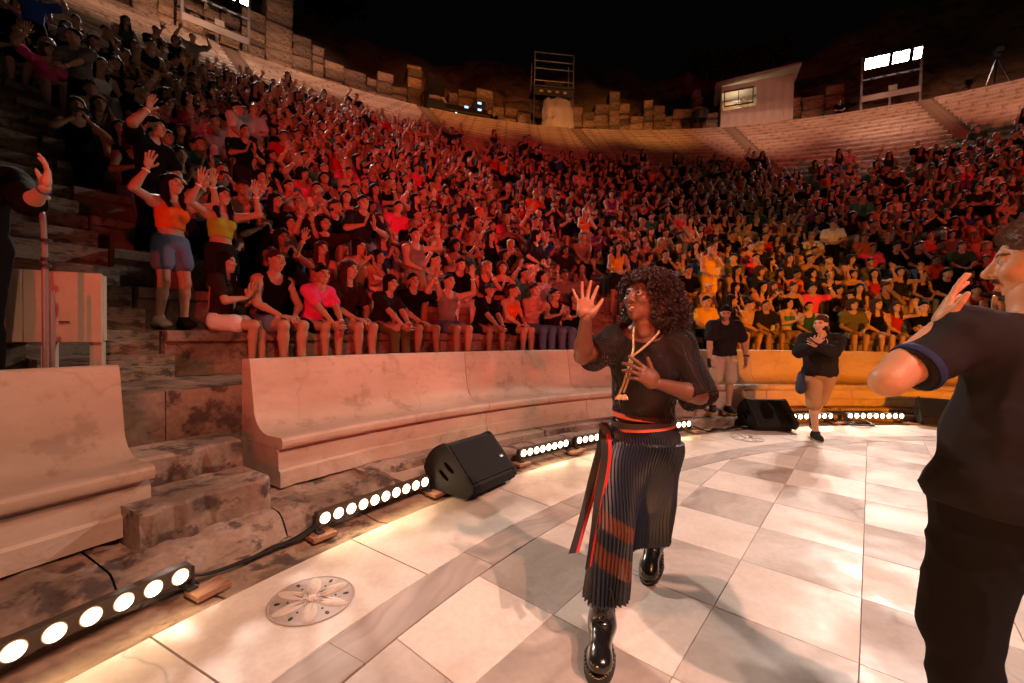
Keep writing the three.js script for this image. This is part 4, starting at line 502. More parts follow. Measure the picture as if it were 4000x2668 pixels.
// seated: origin on the seat, 0.22 m behind its edge; the feet stand on the row below
const POSES = {
  lap: { l: 0.12, L: [[0.1, 0.17, 0.3], [1, -0.5, -0.4], [-0.5, -0.2, 1], [-0.3, -1, 0.2], 0.35], R: [[-0.07, 0.17, 0.32], [-1, -0.5, -0.4], [0.5, -0.2, 1], [0.3, -1, 0.2], 0.4], say: 'hands in lap' },
  lean: { l: 0.38, L: [[0.07, 0.1, 0.52], [1, -0.2, -0.3], [-0.4, -0.6, 0.7], [-1, 0, 0], 0.5], R: [[-0.05, 0.09, 0.53], [-1, -0.2, -0.3], [0.4, -0.6, 0.7], [1, 0, 0], 0.5], say: 'leaning on knees' },
  clap: { l: 0.06, L: [[0.075, 0.36, 0.33], [1, -0.8, -0.2], [-0.1, 0.9, 0.35], [-1, 0, 0.1], 0.08], R: [[-0.065, 0.38, 0.33], [-1, -0.8, -0.2], [0.15, 0.9, 0.35], [1, 0, 0.1], 0.08], say: 'clapping' },
  both: { l: 0.0, L: [[0.32, 0.86, 0.2], [1, -0.6, 0.1], [-0.1, 1, 0.1], [0, 0.1, 1], 0.15], R: [[-0.33, 0.82, 0.22], [-1, -0.6, 0.1], [0.1, 1, 0.1], [0, 0.1, 1], 0.15], say: 'both arms raised' },
  right: { l: 0.03, L: [[0.1, 0.17, 0.3], [1, -0.5, -0.4], [-0.5, -0.2, 1], [-0.3, -1, 0.2], 0.35], R: [[-0.26, 0.84, 0.24], [-1, -0.7, 0.2], [0.1, 1, 0.15], [0.1, 0.05, 1], 0.12], say: 'one arm raised' },
  left: { l: 0.03, L: [[0.27, 0.8, 0.26], [1, -0.7, 0.2], [-0.15, 1, 0.2], [-0.1, 0.05, 1], 0.12], R: [[-0.07, 0.17, 0.32], [-1, -0.5, -0.4], [0.5, -0.2, 1], [0.3, -1, 0.2], 0.4], say: 'waving one hand' },
  phone: { l: 0.08, L: [[0.07, 0.56, 0.3], [1, -0.8, 0], [-0.35, 0.9, 0.1], [-0.8, 0, -0.6], 0.5], R: [[-0.07, 0.56, 0.3], [-1, -0.8, 0], [0.35, 0.9, 0.1], [0.8, 0, -0.6], 0.5], say: 'holding up a phone' },
  chin: { l: 0.2, L: [[0.06, 0.57, 0.28], [0.9, -1, 0], [-0.3, 0.9, -0.15], [-0.5, 0, -0.8], 0.7], R: [[-0.02, 0.16, 0.34], [-1, -0.5, -0.4], [0.8, -0.2, 0.6], [0.3, -1, 0.2], 0.4], say: 'hand at chin' },
  elbow: { l: 0.1, L: [[-0.1, 0.25, 0.24], [1, -0.7, 0.1], [-1, 0.1, 0.2], [0, 0, -1], 0.4], R: [[0.1, 0.22, 0.26], [-1, -0.7, 0.1], [1, 0.1, 0.2], [0, 0, -1], 0.4], say: 'arms folded' },
};
const heads = { lap: [0.15, 0.02, 0.05], lean: [-0.2, -0.05, 0], clap: [-0.12, 0.05, -0.06], both: [0.1, 0.12, 0.05], right: [0.2, 0.05, 0.08], left: [-0.2, 0.06, -0.08], phone: [0, 0.0, 0], chin: [0.25, 0.05, 0.12], elbow: [-0.3, 0.02, 0.04] };
const protos = new Map();
function proto(pose, w, stand, fine) {
  const key = [pose, w, stand, fine].join(); if (protos.has(key)) return protos.get(key);
  const p = POSES[pose], dy = stand ? 0.40 : 0, dz = stand ? 0.3 : 0, H = (a) => ({ at: V(a[0][0], a[0][1] + dy, a[0][2] + dz - (stand && a[0][1] < 0.5 ? 0.06 : 0)), pole: V(...a[1]), dir: V(...a[2]), palm: V(...a[3]), curl: a[4] }), [hy, hp, hr] = heads[pose];
  const feet = stand ? { L: { at: V(0.11, -0.35, 0.34) }, R: { at: V(-0.1, -0.35, 0.28) } } : { L: { at: V(w ? 0.09 : 0.16, -0.35, 0.44), pole: V(0.1, 1, 0.6) }, R: { at: V(w ? -0.06 : -0.15, -0.35, 0.38), pole: V(-0.1, 1, 0.6) } };
  const j = human({ w, pelvis: V(0, 0.11 + dy, dz), lean: stand ? p.l * 0.5 : p.l, hands: { L: H(p.L), R: H(p.R) }, feet, look: { yaw: hy, pitch: hp, roll: hr } }), c = fine ? 0.019 : 0.028, parts = new Map();
  const get = (n, f) => { if (!parts.has(n)) parts.set(n, f()); return parts.get(n); };
  const q = { j, body: () => get('body', () => j.body(c, { headCell: fine ? 0.0068 : 0.0125, head: { low: !fine, smile: 0.7, jaw: w ? 0.92 : 1.08 }, face: { eyes: 1, mouth: 0.6 + (w ? 0.1 : 0), brow: [0.2, 0.15, 0.12] } })), top: (k) => get(k, () => j.top(k, fine ? 0.017 : 0.03)), bottom: (k) => get(k, () => j.bottom(k, fine ? 0.019 : 0.032)), band: (k) => get('band' + k, () => j.band(k)), shoe: (k) => get('shoe' + k, () => j.shoe(k, 0.017)),
    phone: () => get('phone', () => { const a = j.arms, m = a.L.wr.clone().add(a.R.wr).multiplyScalar(0.5); return new RoundedBoxGeometry(0.15, 0.075, 0.01, 2, 0.004).translate(m.x, m.y + 0.1, m.z + 0.02); }) };
  protos.set(key, q); return q;
}
const hairs = new Map(); const hairOf = (style, fine) => { const k = style + fine; if (!hairs.has(k)) hairs.set(k, hairGeo(style, fine ? 0.009 : 0.014)); return hairs.get(k); };
const ordinal = ['front', 'second', 'third', 'fourth', 'fifth', 'sixth', 'seventh', 'eighth', 'ninth', 'tenth', 'eleventh', 'twelfth', 'thirteenth', 'fourteenth', 'fifteenth', 'sixteenth', 'seventeenth', 'eighteenth', 'nineteenth', 'twentieth', 'twenty-first', 'twenty-second'];
const rowAt = (i) => [11.85 + 0.62 * i, 1.37 + 0.43 * i];
const topName = { tee: 't-shirt', tank: 'tank top', crop: 'cropped top', strapless: 'strapless top', long: 'long-sleeved top' };
// people the photograph lets one pick out: [angle, row, pose, woman, standing, hair, hair colour, top, colour, bottom, colour, skin, yaw, label]
const NAMED = [
  [-54.6, 0, 'clap', 1, 0, 'long', 'black', 'tee', 'dark brown', 'shorts', 'white', 1, 0.75, 'seated person at the left end of the front row, dark top and white shorts, clapping'],
  [-52.2, 0, 'lap', 1, 0, 'bun', 'brown', 'tank', 'black', 'shorts', 'denim', 1, 0.1, 'seated person in black tank top and denim shorts beside the pink t-shirt'],
  [-50.0, 0, 'lean', 1, 0, 'bun', 'black', 'tee', 'pink', 'shorts', 'black', 1, 0.2, 'seated person in bright pink t-shirt leaning on knees in the front row'],
  [-47.9, 0, 'lap', 1, 0, 'long', 'brown', 'tee', 'dark brown', 'shorts', 'denim', 1, 0.15, 'seated person in dark brown top on the other side of the pink t-shirt'],
  [-45.6, 0, 'lean', 1, 0, 'bob', 'black', 'tee', 'charcoal', 'trousers', 'olive', 1, 0.3, 'seated person in black top and olive trousers looking down, front row'],
  [-43.1, 0, 'left', 0, 0, 'short', 'black', 'tee', 'black', 'shorts', 'olive', 2, 0.1, 'seated person in black t-shirt and olive shorts waving in the front row'],
  [-40.1, 0, 'both', 1, 0, 'tail', 'black', 'tank', 'grey', 'shorts', 'denim', 1, 0, 'seated person in grey tank top with both hands raised in the front row'],
  [-37.2, 0, 'lean', 0, 0, 'capstyle', 'cap', 'tee', 'black', 'shorts', 'charcoal', 2, 0.25, 'seated person in black baseball cap and black t-shirt, front row'],
  [-34.4, 0, 'lap', 1, 0, 'tail', 'brown', 'crop', 'orange', 'shorts', 'black', 1, 0.3, 'seated person in orange cropped top and black shorts, front row'],
  [-32.0, 0, 'clap', 1, 0, 'bun', 'brown', 'strapless', 'rose', 'trousers', 'denim', 1, 0.1, 'seated person in pale pink strapless top and jeans clapping'],
  [-29.8, 0, 'clap', 1, 0, 'bun', 'black', 'tank', 'charcoal', 'trousers', 'denim', 1, 0, 'seated person in dark tank top and jeans clapping beside the strapless top'],
  [-27.6, 0, 'clap', 1, 0, 'long', 'black', 'tank', 'black', 'trousers', 'black', 2, -0.2, 'seated person all in black clapping at the stair end of the front row'],
  [-18.6, 0, 'lap', 1, 0, 'long', 'black', 'tee', 'black', 'trousers', 'navy', 1, 0, 'seated person in black t-shirt and navy trousers behind the singer'],
  [-12.4, 0, 'lap', 0, 0, 'short', 'black', 'tee', 'yellow', 'trousers', 'black', 1, -0.1, 'seated person in bright yellow t-shirt beside the singer hair'],
  [-10.0, 0, 'chin', 1, 0, 'long', 'black', 'tank', 'black', 'shorts', 'black', 1, 0.4, 'seated person in black tank top, hand at chin, behind the standing man'],
  [-7.7, 0, 'lap', 0, 0, 'short', 'black', 'tee', 'tan', 'shorts', 'olive', 1, 0.4, 'seated person in tan yellow t-shirt, front row in amber light'],
  [-5.6, 0, 'lap', 0, 0, 'buzz', 'black', 'tee', 'charcoal', 'shorts', 'olive', 2, 0, 'seated person in charcoal t-shirt and olive shorts beside the tan t-shirt'],
  [-3.1, 0, 'clap', 1, 0, 'bob', 'black', 'strapless', 'teal', 'shorts', 'khaki', 0, 0.2, 'seated person in teal strapless top and khaki shorts clapping'],
  [-0.8, 0, 'lap', 1, 0, 'tail', 'black', 'tank', 'green', 'shorts', 'black', 0, -0.3, 'seated person in dark green tank top, front row in amber light'],
  [3.7, 0, 'lap', 1, 0, 'curly', 'brown', 'tee', 'olive', 'shorts', 'olive', 1, -0.2, 'seated person in olive t-shirt and shorts behind the man with khaki shorts'],
  [6.0, 0, 'lap', 1, 0, 'long', 'brown', 'tank', 'black', 'shorts', 'khaki', 0, 0, 'seated person in black tank top and khaki shorts beside the red tank top'],
  [8.0, 0, 'left', 1, 0, 'long', 'brown', 'tank', 'red', 'shorts', 'black', 0, 0, 'seated person in red tank top waving, front row near the right edge'],
  [10.4, 0, 'elbow', 0, 0, 'short', 'black', 'tee', 'black', 'shorts', 'charcoal', 0, 0, 'seated person in black t-shirt with folded arms at the right front row end'],
  [-56.4, 1, 'both', 1, 1, 'long', 'black', 'crop', 'orange', 'shorts', 'denim', 1, 0.2, 'standing person in shiny orange top and denim shorts, arms raised, second row', 0.91],
  [-54.1, 1, 'both', 1, 1, 'long', 'black', 'strapless', 'lime', 'shorts', 'charcoal', 1, 0.1, 'standing person in lime green strapless top with both arms raised'],
  [-56.0, 3, 'right', 0, 1, 'short', 'black', 'tee', 'black', 'trousers', 'black', 1, 0.5, 'standing person in black t-shirt waving one arm near the dark stairway'],
  [-49.3, 7, 'lap', 0, 1, 'short', 'black', 'tee', 'white', 'shorts', 'black', 1, 0.9, 'standing person in white t-shirt beside the light blue t-shirt'],
  [-46.4, 8, 'lap', 0, 1, 'short', 'fair', 'tee', 'light blue', 'shorts', 'charcoal', 0, -0.3, 'standing person in light blue t-shirt in the middle of the left crowd'],
  [-54.6, 8, 'lean', 0, 1, 'short', 'black', 'tee', 'grey', 'trousers', 'charcoal', 1, -0.8, 'standing person in grey t-shirt bending over near the dark stairway'],
  [-56.2, 9, 'right', 1, 0, 'curly', 'brown', 'tee', 'pink', 'shorts', 'denim', 1, 0, 'seated person in magenta pink t-shirt at the stair end of the tenth row'],
  [-55.3, 7, 'clap', 1, 0, 'tail', 'brown', 'tank', 'lime', 'shorts', 'black', 1, 0, 'seated person in lime tank top below the bending person'],
  [-56.0, 12, 'both', 0, 1, 'short', 'fair', 'tee', 'blue', 'shorts', 'charcoal', 0, 0, 'standing person in blue t-shirt with both arms raised at top left'],
  [-46.8, 17, 'both', 0, 1, 'short', 'black', 'tee', 'grey', 'trousers', 'black', 1, 0, 'standing person in grey t-shirt, arms raised, in front of the empty seats'],
  [-30.3, 5, 'clap', 1, 0, 'bob', 'orange', 'tee', 'charcoal', 'trousers', 'black', 0, 0.6, 'seated person with bright orange hair and dark top, sixth row'],
  [-19.0, 5, 'clap', 1, 1, 'long', 'fair', 'crop', 'orange', 'trousers', 'khaki', 0, 0, 'standing person in orange cropped top and khaki trousers beside the central stairs'],
  [-19.3, 2, 'lap', 1, 1, 'long', 'black', 'tank', 'yellow', 'skirt', 'charcoal', 1, -0.3, 'standing person in yellow tank top and dark skirt beside the central stairs'],
  [-8.6, 2, 'chin', 1, 1, 'tail', 'brown', 'tank', 'yellow', 'skirt', 'yellow', 1, -0.3, 'standing person in long yellow dress in the third row'],
  [-10.2, 1, 'lap', 1, 0, 'capstyle', 'white', 'tank', 'tan', 'shorts', 'black', 1, 0, 'seated person in white cap and tan top below the yellow dress'],
  [9.2, 5, 'lap', 0, 1, 'short', 'black', 'tee', 'white', 'trousers', 'black', 1, -0.4, 'standing person in white t-shirt in the middle of the right crowd'],
  [16.6, 1, 'elbow', 0, 0, 'short', 'black', 'tank', 'red', 'shorts', 'black', 1, 0, 'seated person in red tank top just past the clapping hands'],
];
{
  const q = rng(2024), pick = (a) => a[(q() * a.length) | 0], people = [], hs = (w) => (w ? pick(['long', 'long', 'long', 'bob', 'bun', 'tail', 'curly']) : pick(['short', 'short', 'short', 'buzz', 'buzz', 'capstyle', 'curly']));
  for (const n of NAMED) people.push({ a: n[0], i: n[1], pose: n[2], w: n[3], stand: n[4], hair: n[5], hc: n[6], top: n[7], tc: n[8], bot: n[9], bc: n[10], skin: n[11], yaw: n[12], label: n[13], fixed: n[14], named: 1 });
  const TOPROW = [[-60, 13.2], [-52, 15], [-49, 16], [-44, 18.2], [-36, 19.2], [-29, 18.8], [-16, 17.6], [-1, 17.2], [12, 15.8], [19, 15.2], [24, 15.6], [33, 18.5], [45, 19.5]];
  const topRow = (a) => { for (let k = 1; k < TOPROW.length; k++) if (a < TOPROW[k][0]) { const [x0, y0] = TOPROW[k - 1], [x1, y1] = TOPROW[k]; return lerp(y0, y1, clamp((a - x0) / (x1 - x0), 0, 1)); } return 19; };
  const tones = ['black', 'black', 'black', 'black', 'black', 'black', 'black', 'black', 'black', 'charcoal', 'charcoal', 'charcoal', 'dark brown', 'navy', 'charcoal', 'charcoal', 'charcoal', 'dark brown', 'navy', 'navy', 'white', 'grey', 'grey', 'red', 'red', 'olive', 'green', 'blue', 'purple', 'tan', 'rose', 'pink', 'light blue', 'teal', 'orange'];
  for (let i = 0; i < 26; i++) { const [R, h] = rowAt(i), up = i >= 19; let a = -57.2 + q() * 0.6; const end = 47;
    for (; a < end; a += (i > 7 ? 0.39 + q() * 0.07 : 0.44 + q() * 0.07) / R / RAD) {
      const stairs = [-59.3, -23.3, 12.7, 48.7].concat(up ? [-41.3, -5.3, 30.7] : []); if (stairs.some((s) => Math.abs(a - s) < (0.44 + 0.22) / R / RAD)) { if (!(q() < (a > 0 ? 0.6 : a > -40 ? 0.35 : 0) && i > 1)) continue; }
      const t = topRow(a) + (q() - 0.5) * 1.6; if (i > t || (i > t - 2 && q() < 0.35)) continue; if (i === 0 && a < 12) continue; if (q() < 0.02) continue;
      if (people.some((p) => p.named && p.i === i && Math.abs(p.a - a) < 0.42 / R / RAD)) continue; if (people.some((p) => p.named && p.stand && p.i === i + 1 && Math.abs(p.a - a) < 0.3 / R / RAD)) continue;
      const leftSide = a < -22, w = q() < 0.6 ? 1 : 0, top = w ? pick(['tee', 'tank', 'tank', 'tank', 'crop', 'strapless']) : pick(['tee', 'tee', 'tee', 'tee', 'tank']);
      people.push({ a: a + (q() - 0.5) * 0.3, i, pose: leftSide ? pick(['both', 'both', 'right', 'left', 'clap', 'clap', 'clap', 'lap', 'chin', 'phone', 'right']) : pick(['lap', 'lap', 'lean', 'clap', 'elbow', 'phone', 'chin', 'lap', 'left', 'elbow']), w, stand: q() < (i > t - 1.5 ? 0.3 : 0.05) ? 1 : 0, hair: hs(w), hc: q() < 0.62 ? 'black' : q() < 0.75 ? 'brown' : 'fair', top, tc: pick(tones), bot: pick(w ? ['shorts', 'trousers'] : ['shorts', 'trousers']), bc: pick(['black', 'charcoal', 'denim', 'denim', 'khaki', 'white', 'navy']), skin: pick([0, 1, 1, 1, 2, 2, 3]), yaw: (q() - 0.5) * 0.6 });
    } }
  for (const p of people) { const [R, h] = rowAt(p.i); p.at = pol(R + 0.24 + (p.named ? 0 : (q() - 0.5) * 0.08), p.a, h); p.d = Math.hypot(p.at.x, p.at.z, p.at.y - 1.43); p.s = p.fixed ?? 0.9 + q() * 0.15; p.wx = 0.94 + q() * 0.2; p.tilt = p.named ? 0 : (q() - 0.5) * 0.14; const f = Math.atan2(CX - p.at.x, CZ - p.at.z); p.rot = f + p.yaw; if (p.hair === 'capstyle' && p.hc !== 'white') p.hc = 'cap'; const v = p.at.clone().applyMatrix4(camera.matrixWorldInverse); p.seen = p.at.z < -0.5 && p.at.x / -p.at.z > -1.42 && p.at.x / -p.at.z < 1.3; }
  people.sort((a, b) => (b.named ? 1 : 0) - (a.named ? 1 : 0) || a.d + (a.seen ? 0 : 99) - b.d - (b.seen ? 0 : 99));
  const one = people.slice(0, 292), many = people.slice(292).filter((p) => p.seen);
  // labels that single each one out: clothes, pose, row, then a neighbour
  const byRow = {}; for (const p of people) (byRow[p.i] ??= []).push(p); for (const k in byRow) byRow[k].sort((a, b) => a.a - b.a);
  const used = new Map(), say = (p) => p.tc + ' ' + topName[p.top], legs = (p) => p.bc + ' ' + (p.bot === 'trousers' && p.bc === 'denim' ? 'trousers' : p.bot);
  for (const p of one) { if (p.label) { used.set(p.label, p); continue; } const rw = byRow[p.i], n = rw.indexOf(p), nb = [rw[n - 1], rw[n + 1]].filter(Boolean), above = (byRow[p.i - 1] ?? []).reduce((m, x) => (!m || Math.abs(x.a - p.a) < Math.abs(m.a - p.a) ? x : m), null), st = p.stand ? 'standing' : 'seated', pose = POSES[p.pose].say, row = ordinal[p.i] + ' row';
    const tries = [`${st} person in ${say(p)}, ${pose}, ${row}`, ...nb.map((x) => `${st} person in ${say(p)}, ${pose}, ${row}, beside ${say(x)}`), above && `${st} person in ${say(p)}, ${pose}, ${row}, behind ${say(above)}`, ...nb.map((x) => `${st} person, ${say(p)}, ${legs(p)}, ${pose}, ${row}, beside ${say(x)}`), nb.length === 2 && `person in ${say(p)}, ${pose}, ${row}, between ${say(nb[0])} and ${say(nb[1])}`].filter((s) => s && s.split(/\s+/).length <= 16); p.label = tries.find((s) => !used.has(s)) ?? tries[tries.length - 1]; used.set(p.label, p); }
  const bands = (p) => (p.pose === 'both' ? ['L', 'R'] : p.pose === 'right' ? ['R'] : ['L', 'clap'].includes(p.pose) || q() < 0.6 ? ['L'] : []);
  for (const p of one) { const fine = p.i === 0 && p.d < 11 ? 1 : p.d < 8.2 ? 1 : 0, P = proto(p.pose, p.w, p.stand, fine), o = thing('person', p.label, 'person', p.at.toArray(), p.rot, 'people in the audience'); o.scale.set(p.s * p.wx, p.s, p.s * p.wx); o.rotation.z = p.tilt;
    part('body', P.body(), SKIN[p.skin], o); const hr = part(p.hair === 'capstyle' ? 'cap' : 'hair', hairOf(p.hair, fine), HAIR[p.hc], o); hr.applyMatrix4(P.j.HM); part(p.top === 'tee' ? 't_shirt' : p.top === 'tank' ? 'tank_top' : 'cropped_top', P.top(p.top), clothes(p.tc), o); part(p.bot, P.bottom(p.bot), clothes(p.bc), o);
    if (p.hair === 'capstyle') { const h2 = part('hair', hairOf('buzz', fine), HAIR.black, o); h2.applyMatrix4(P.j.HM); }
    for (const k of bands(p)) part('wristband', P.band(k), bandMat[(q() * 3) | 0], o); if (p.pose === 'phone') part('phone', P.phone(), MAT.black, o); if (p.i < 2) for (const k of ['L', 'R']) part('shoe', P.shoe(k), q() < 0.5 ? shoeMat : MAT.blackSoft, o); }
  // farther rows: too many and too small to pick apart
  const crowd = new THREE.Group(); crowd.name = 'seated_crowd'; crowd.userData = { kind: 'stuff', label: 'dense far crowd filling the upper rows', category: 'crowd' }; scene.add(crowd);
  const sets = new Map(), push = (key, geo, mat, m, col) => { if (!sets.has(key)) sets.set(key, { geo, mat, list: [] }); sets.get(key).list.push([m, col]); };
  const flat = M({ rough: 0.95, specularIntensity: 0.1 }), flatSkin = M({ rough: 0.65, specularIntensity: 0.4, vertexColors: true }), flatHair = M({ rough: 0.75, specularIntensity: 0.15, sheen: 0.5, sheenColor: rgb(1, 0.88, 0.78), sheenRoughness: 0.45 }), far = ['lap', 'clap', 'both', 'right', 'chin', 'phone', 'elbow'], up = V(0, 1, 0), skins = [[0.52, 0.31, 0.21], [0.45, 0.26, 0.17], [0.36, 0.2, 0.125], [0.24, 0.125, 0.075], [0.1, 0.05, 0.03]], hcol = { black: [0.012, 0.009, 0.007], brown: [0.045, 0.022, 0.012], fair: [0.28, 0.16, 0.07], cap: [0.03, 0.03, 0.03], white: [0.6, 0.56, 0.5] };
  for (const p of many) { const pose = far.includes(p.pose) ? p.pose : p.pose === 'left' ? 'right' : 'lap', P = proto(pose, p.w, 0, 0), m = new THREE.Matrix4().compose(p.at.clone().add(V(0, p.stand ? 0.36 : 0, 0)), new THREE.Quaternion().setFromAxisAngle(up, p.rot), V(p.s * p.wx, p.s, p.s * p.wx)), hair = p.w ? (['long', 'bob', 'bun'].includes(p.hair) ? p.hair : 'long') : p.hair === 'buzz' ? 'buzz' : 'short', top = p.w ? (p.top === 'tee' ? 'tee' : 'tank') : 'tee', k = pose + p.w;
    push(k + 'body', P.body(), flatSkin, m, skins[p.skin]); push(k + hair, hairOf(hair, 0), flatHair, m.clone().multiply(P.j.HM), hcol[p.hc] ?? hcol.black); push(k + top, P.top(top), flat, m, COL[p.tc]); push(k + 'legs', P.bottom('trousers'), flat, m, COL[p.bc]); }
  for (const [k, s] of sets) { const im = new THREE.InstancedMesh(s.geo, s.mat, s.list.length); im.name = /body/.test(k) ? 'bodies' : /legs/.test(k) ? 'trousers' : /tee|tank/.test(k) ? 'shirts' : 'hair'; s.list.forEach(([m, c], n) => { im.setMatrixAt(n, m); im.setColorAt(n, rgb(...c)); }); shade(im); crowd.add(im); }
  console.log('people', people.length, 'single', one.length, 'mass', many.length, 'protos', protos.size, 'furthest single', one[one.length - 1].d.toFixed(1), 'labels', new Set(one.map((p) => p.label)).size);
}
// ------------------------------------------------------------------ the singer, the clapping man, the two men in shorts, the person at the left edge
const heroSkin = (c, r = 0.45) => M({ color: rgb(...c), rough: r, vertexColors: true, bump: T.skin, bs: 0.0004, rep: 6, specularIntensity: 0.8 });
function heroHead(o) { // head pieces with open eyes; eyeballs are separate
  const L = headPieces({ smile: o.smile, jaw: o.jaw, wide: o.wide }).filter((p) => !(p.op === 1 && p.r < 0.0146 && p.r > 0.0144)); // the closed lids go
  for (const s of [-1, 1]) { L.push(ell(V(0.032 * s, 0.0115, 0.0755), [0.0158, 0.0145, 0.0135], null, 0.004)); L.push(cap(V(0.018 * s, 0.0155, 0.0895), V(0.046 * s, 0.0155, 0.081), 0.0034, 0.0034, 0.004)); L.push(carve(ell(V(0.032 * s, 0.0105, 0.096), [0.0138, o.eye ?? 0.0052, 0.022]), 0.002)); L.push(carve(ell(V(0.008 * s, -0.031, 0.104), [0.004, 0.003, 0.006]), 0.002)); }
  return L;
}
function eyes(J, parent, look = [0, 0]) { for (const s of [-1, 1]) { const g = new THREE.SphereGeometry(0.0122, 20, 16); paint(g, (x, y, z) => { const r = Math.hypot(x - look[0], y - look[1]); return z > 0 && r < 0.0028 ? [0.01, 0.01, 0.01] : z > 0 && r < 0.0070 ? [0.03, 0.015, 0.009] : [0.34, 0.3, 0.28]; }); const m = part('eye', g, EYE, parent); m.applyMatrix4(J.HM.clone().multiply(new THREE.Matrix4().makeTranslation(0.032 * s, 0.011, 0.077))); } }
const EYE = M({ rough: 0.12, vertexColors: true });
function boot(J, k, parent, mat, sole, shaft = 0.2) { // laced boot with a thick sole, in its own axes: ankle above the origin, toe on z
  const g = J.legs[k], d = g.dir.clone(); d.y = 0; d.normalize(); const m = frame(add(g.an, V(0, 1, 0), -0.14), V(0, 1, 0), d).multiply(new THREE.Matrix4().makeTranslation(0, 0.14, 0)).multiply(new THREE.Matrix4().makeRotationX(g.tilt)).multiply(new THREE.Matrix4().makeTranslation(0, -0.14, 0));
  const up = net([cap(V(0, 0.12, -0.012), V(0, 0.12 + shaft, -0.02), 0.05, 0.057, 0.03), cap(V(0, 0.1, 0.0), V(0, 0.085, 0.12), 0.05, 0.042, 0.04), ell(V(0, 0.082, -0.035), [0.042, 0.05, 0.045], null, 0.03), ell(V(0.003, 0.076, 0.155), [0.048, 0.042, 0.056], null, 0.025), plane(V(0, 0.042, 0), V(0, -1, 0)), plane(V(0, 0.115 + shaft, 0), V(0, 1, 0))], 0.007, { amp: 0.003, noise: (x, y, z) => Math.sin(y * 150 + x * 30) * smoothstep(z, 0.06, 0.0) * smoothstep(y, 0.1, 0.16) });
  const o = part('boot', up, mat, parent); o.applyMatrix4(m.multiply(new THREE.Matrix4().makeScale(1.12, 1.06, 1.1))); const sh = new THREE.Shape(); const out = []; for (let i = 0; i < 40; i++) { const a = (i / 40) * Math.PI * 2, z = Math.cos(a) * 0.147 + 0.067, x = Math.sin(a) * (0.051 + 0.008 * Math.cos(a) - 0.006 * Math.sin(a * 2 + 1)) * (z < 0.05 ? 0.86 + z * 1.2 : 1); out.push(new THREE.Vector2(x, z)); } sh.setFromPoints(out);
  const so = part('sole', new THREE.ExtrudeGeometry(sh, { depth: 0.034, bevelEnabled: true, bevelSize: 0.003, bevelThickness: 0.003, bevelSegments: 2 }).rotateX(Math.PI / 2).scale(1, 1, 1).translate(0, 0.041, 0), sole, o); so.scale.z = 1;
  const st = []; for (let i = 0; i < 44; i++) { const a = (i / 44) * Math.PI * 2, p = out[Math.floor((i / 44) * 40)], n = out[Math.floor((i / 44) * 40 + 0.6) % 40]; st.push(new THREE.CapsuleGeometry(0.0011, 0.006, 2, 5).rotateZ(Math.PI / 2).rotateY(-a).translate((p.x + n.x) / 2 * 0.985, 0.0455, (p.y + n.y) / 2 * 0.985 + 0.001)); } part('welt_stitching', st, M({ color: rgb(0.6, 0.42, 0.06), rough: 0.6 }), o);
  const lace = []; for (let i = 0; i < 7; i++) { const y = 0.13 + i * 0.024, z = 0.062 - Math.min(1, i / 3) * 0.026; for (const s of [-1, 1]) lace.push(tube([V(-0.022 * s, y, z - 0.004), V(0, y + 0.01, z + 0.0), V(0.022 * s, y + 0.02, z - 0.008)], 0.0022, 6, 5)); } for (const s of [-1, 1]) lace.push(tube([V(0, 0.29, 0.04), V(0.03 * s, 0.3, 0.055), V(0.045 * s, 0.26, 0.06), V(0.05 * s, 0.21, 0.05)], 0.0022, 14, 5)); part('laces', lace, MAT.rubber, o); return o;
}
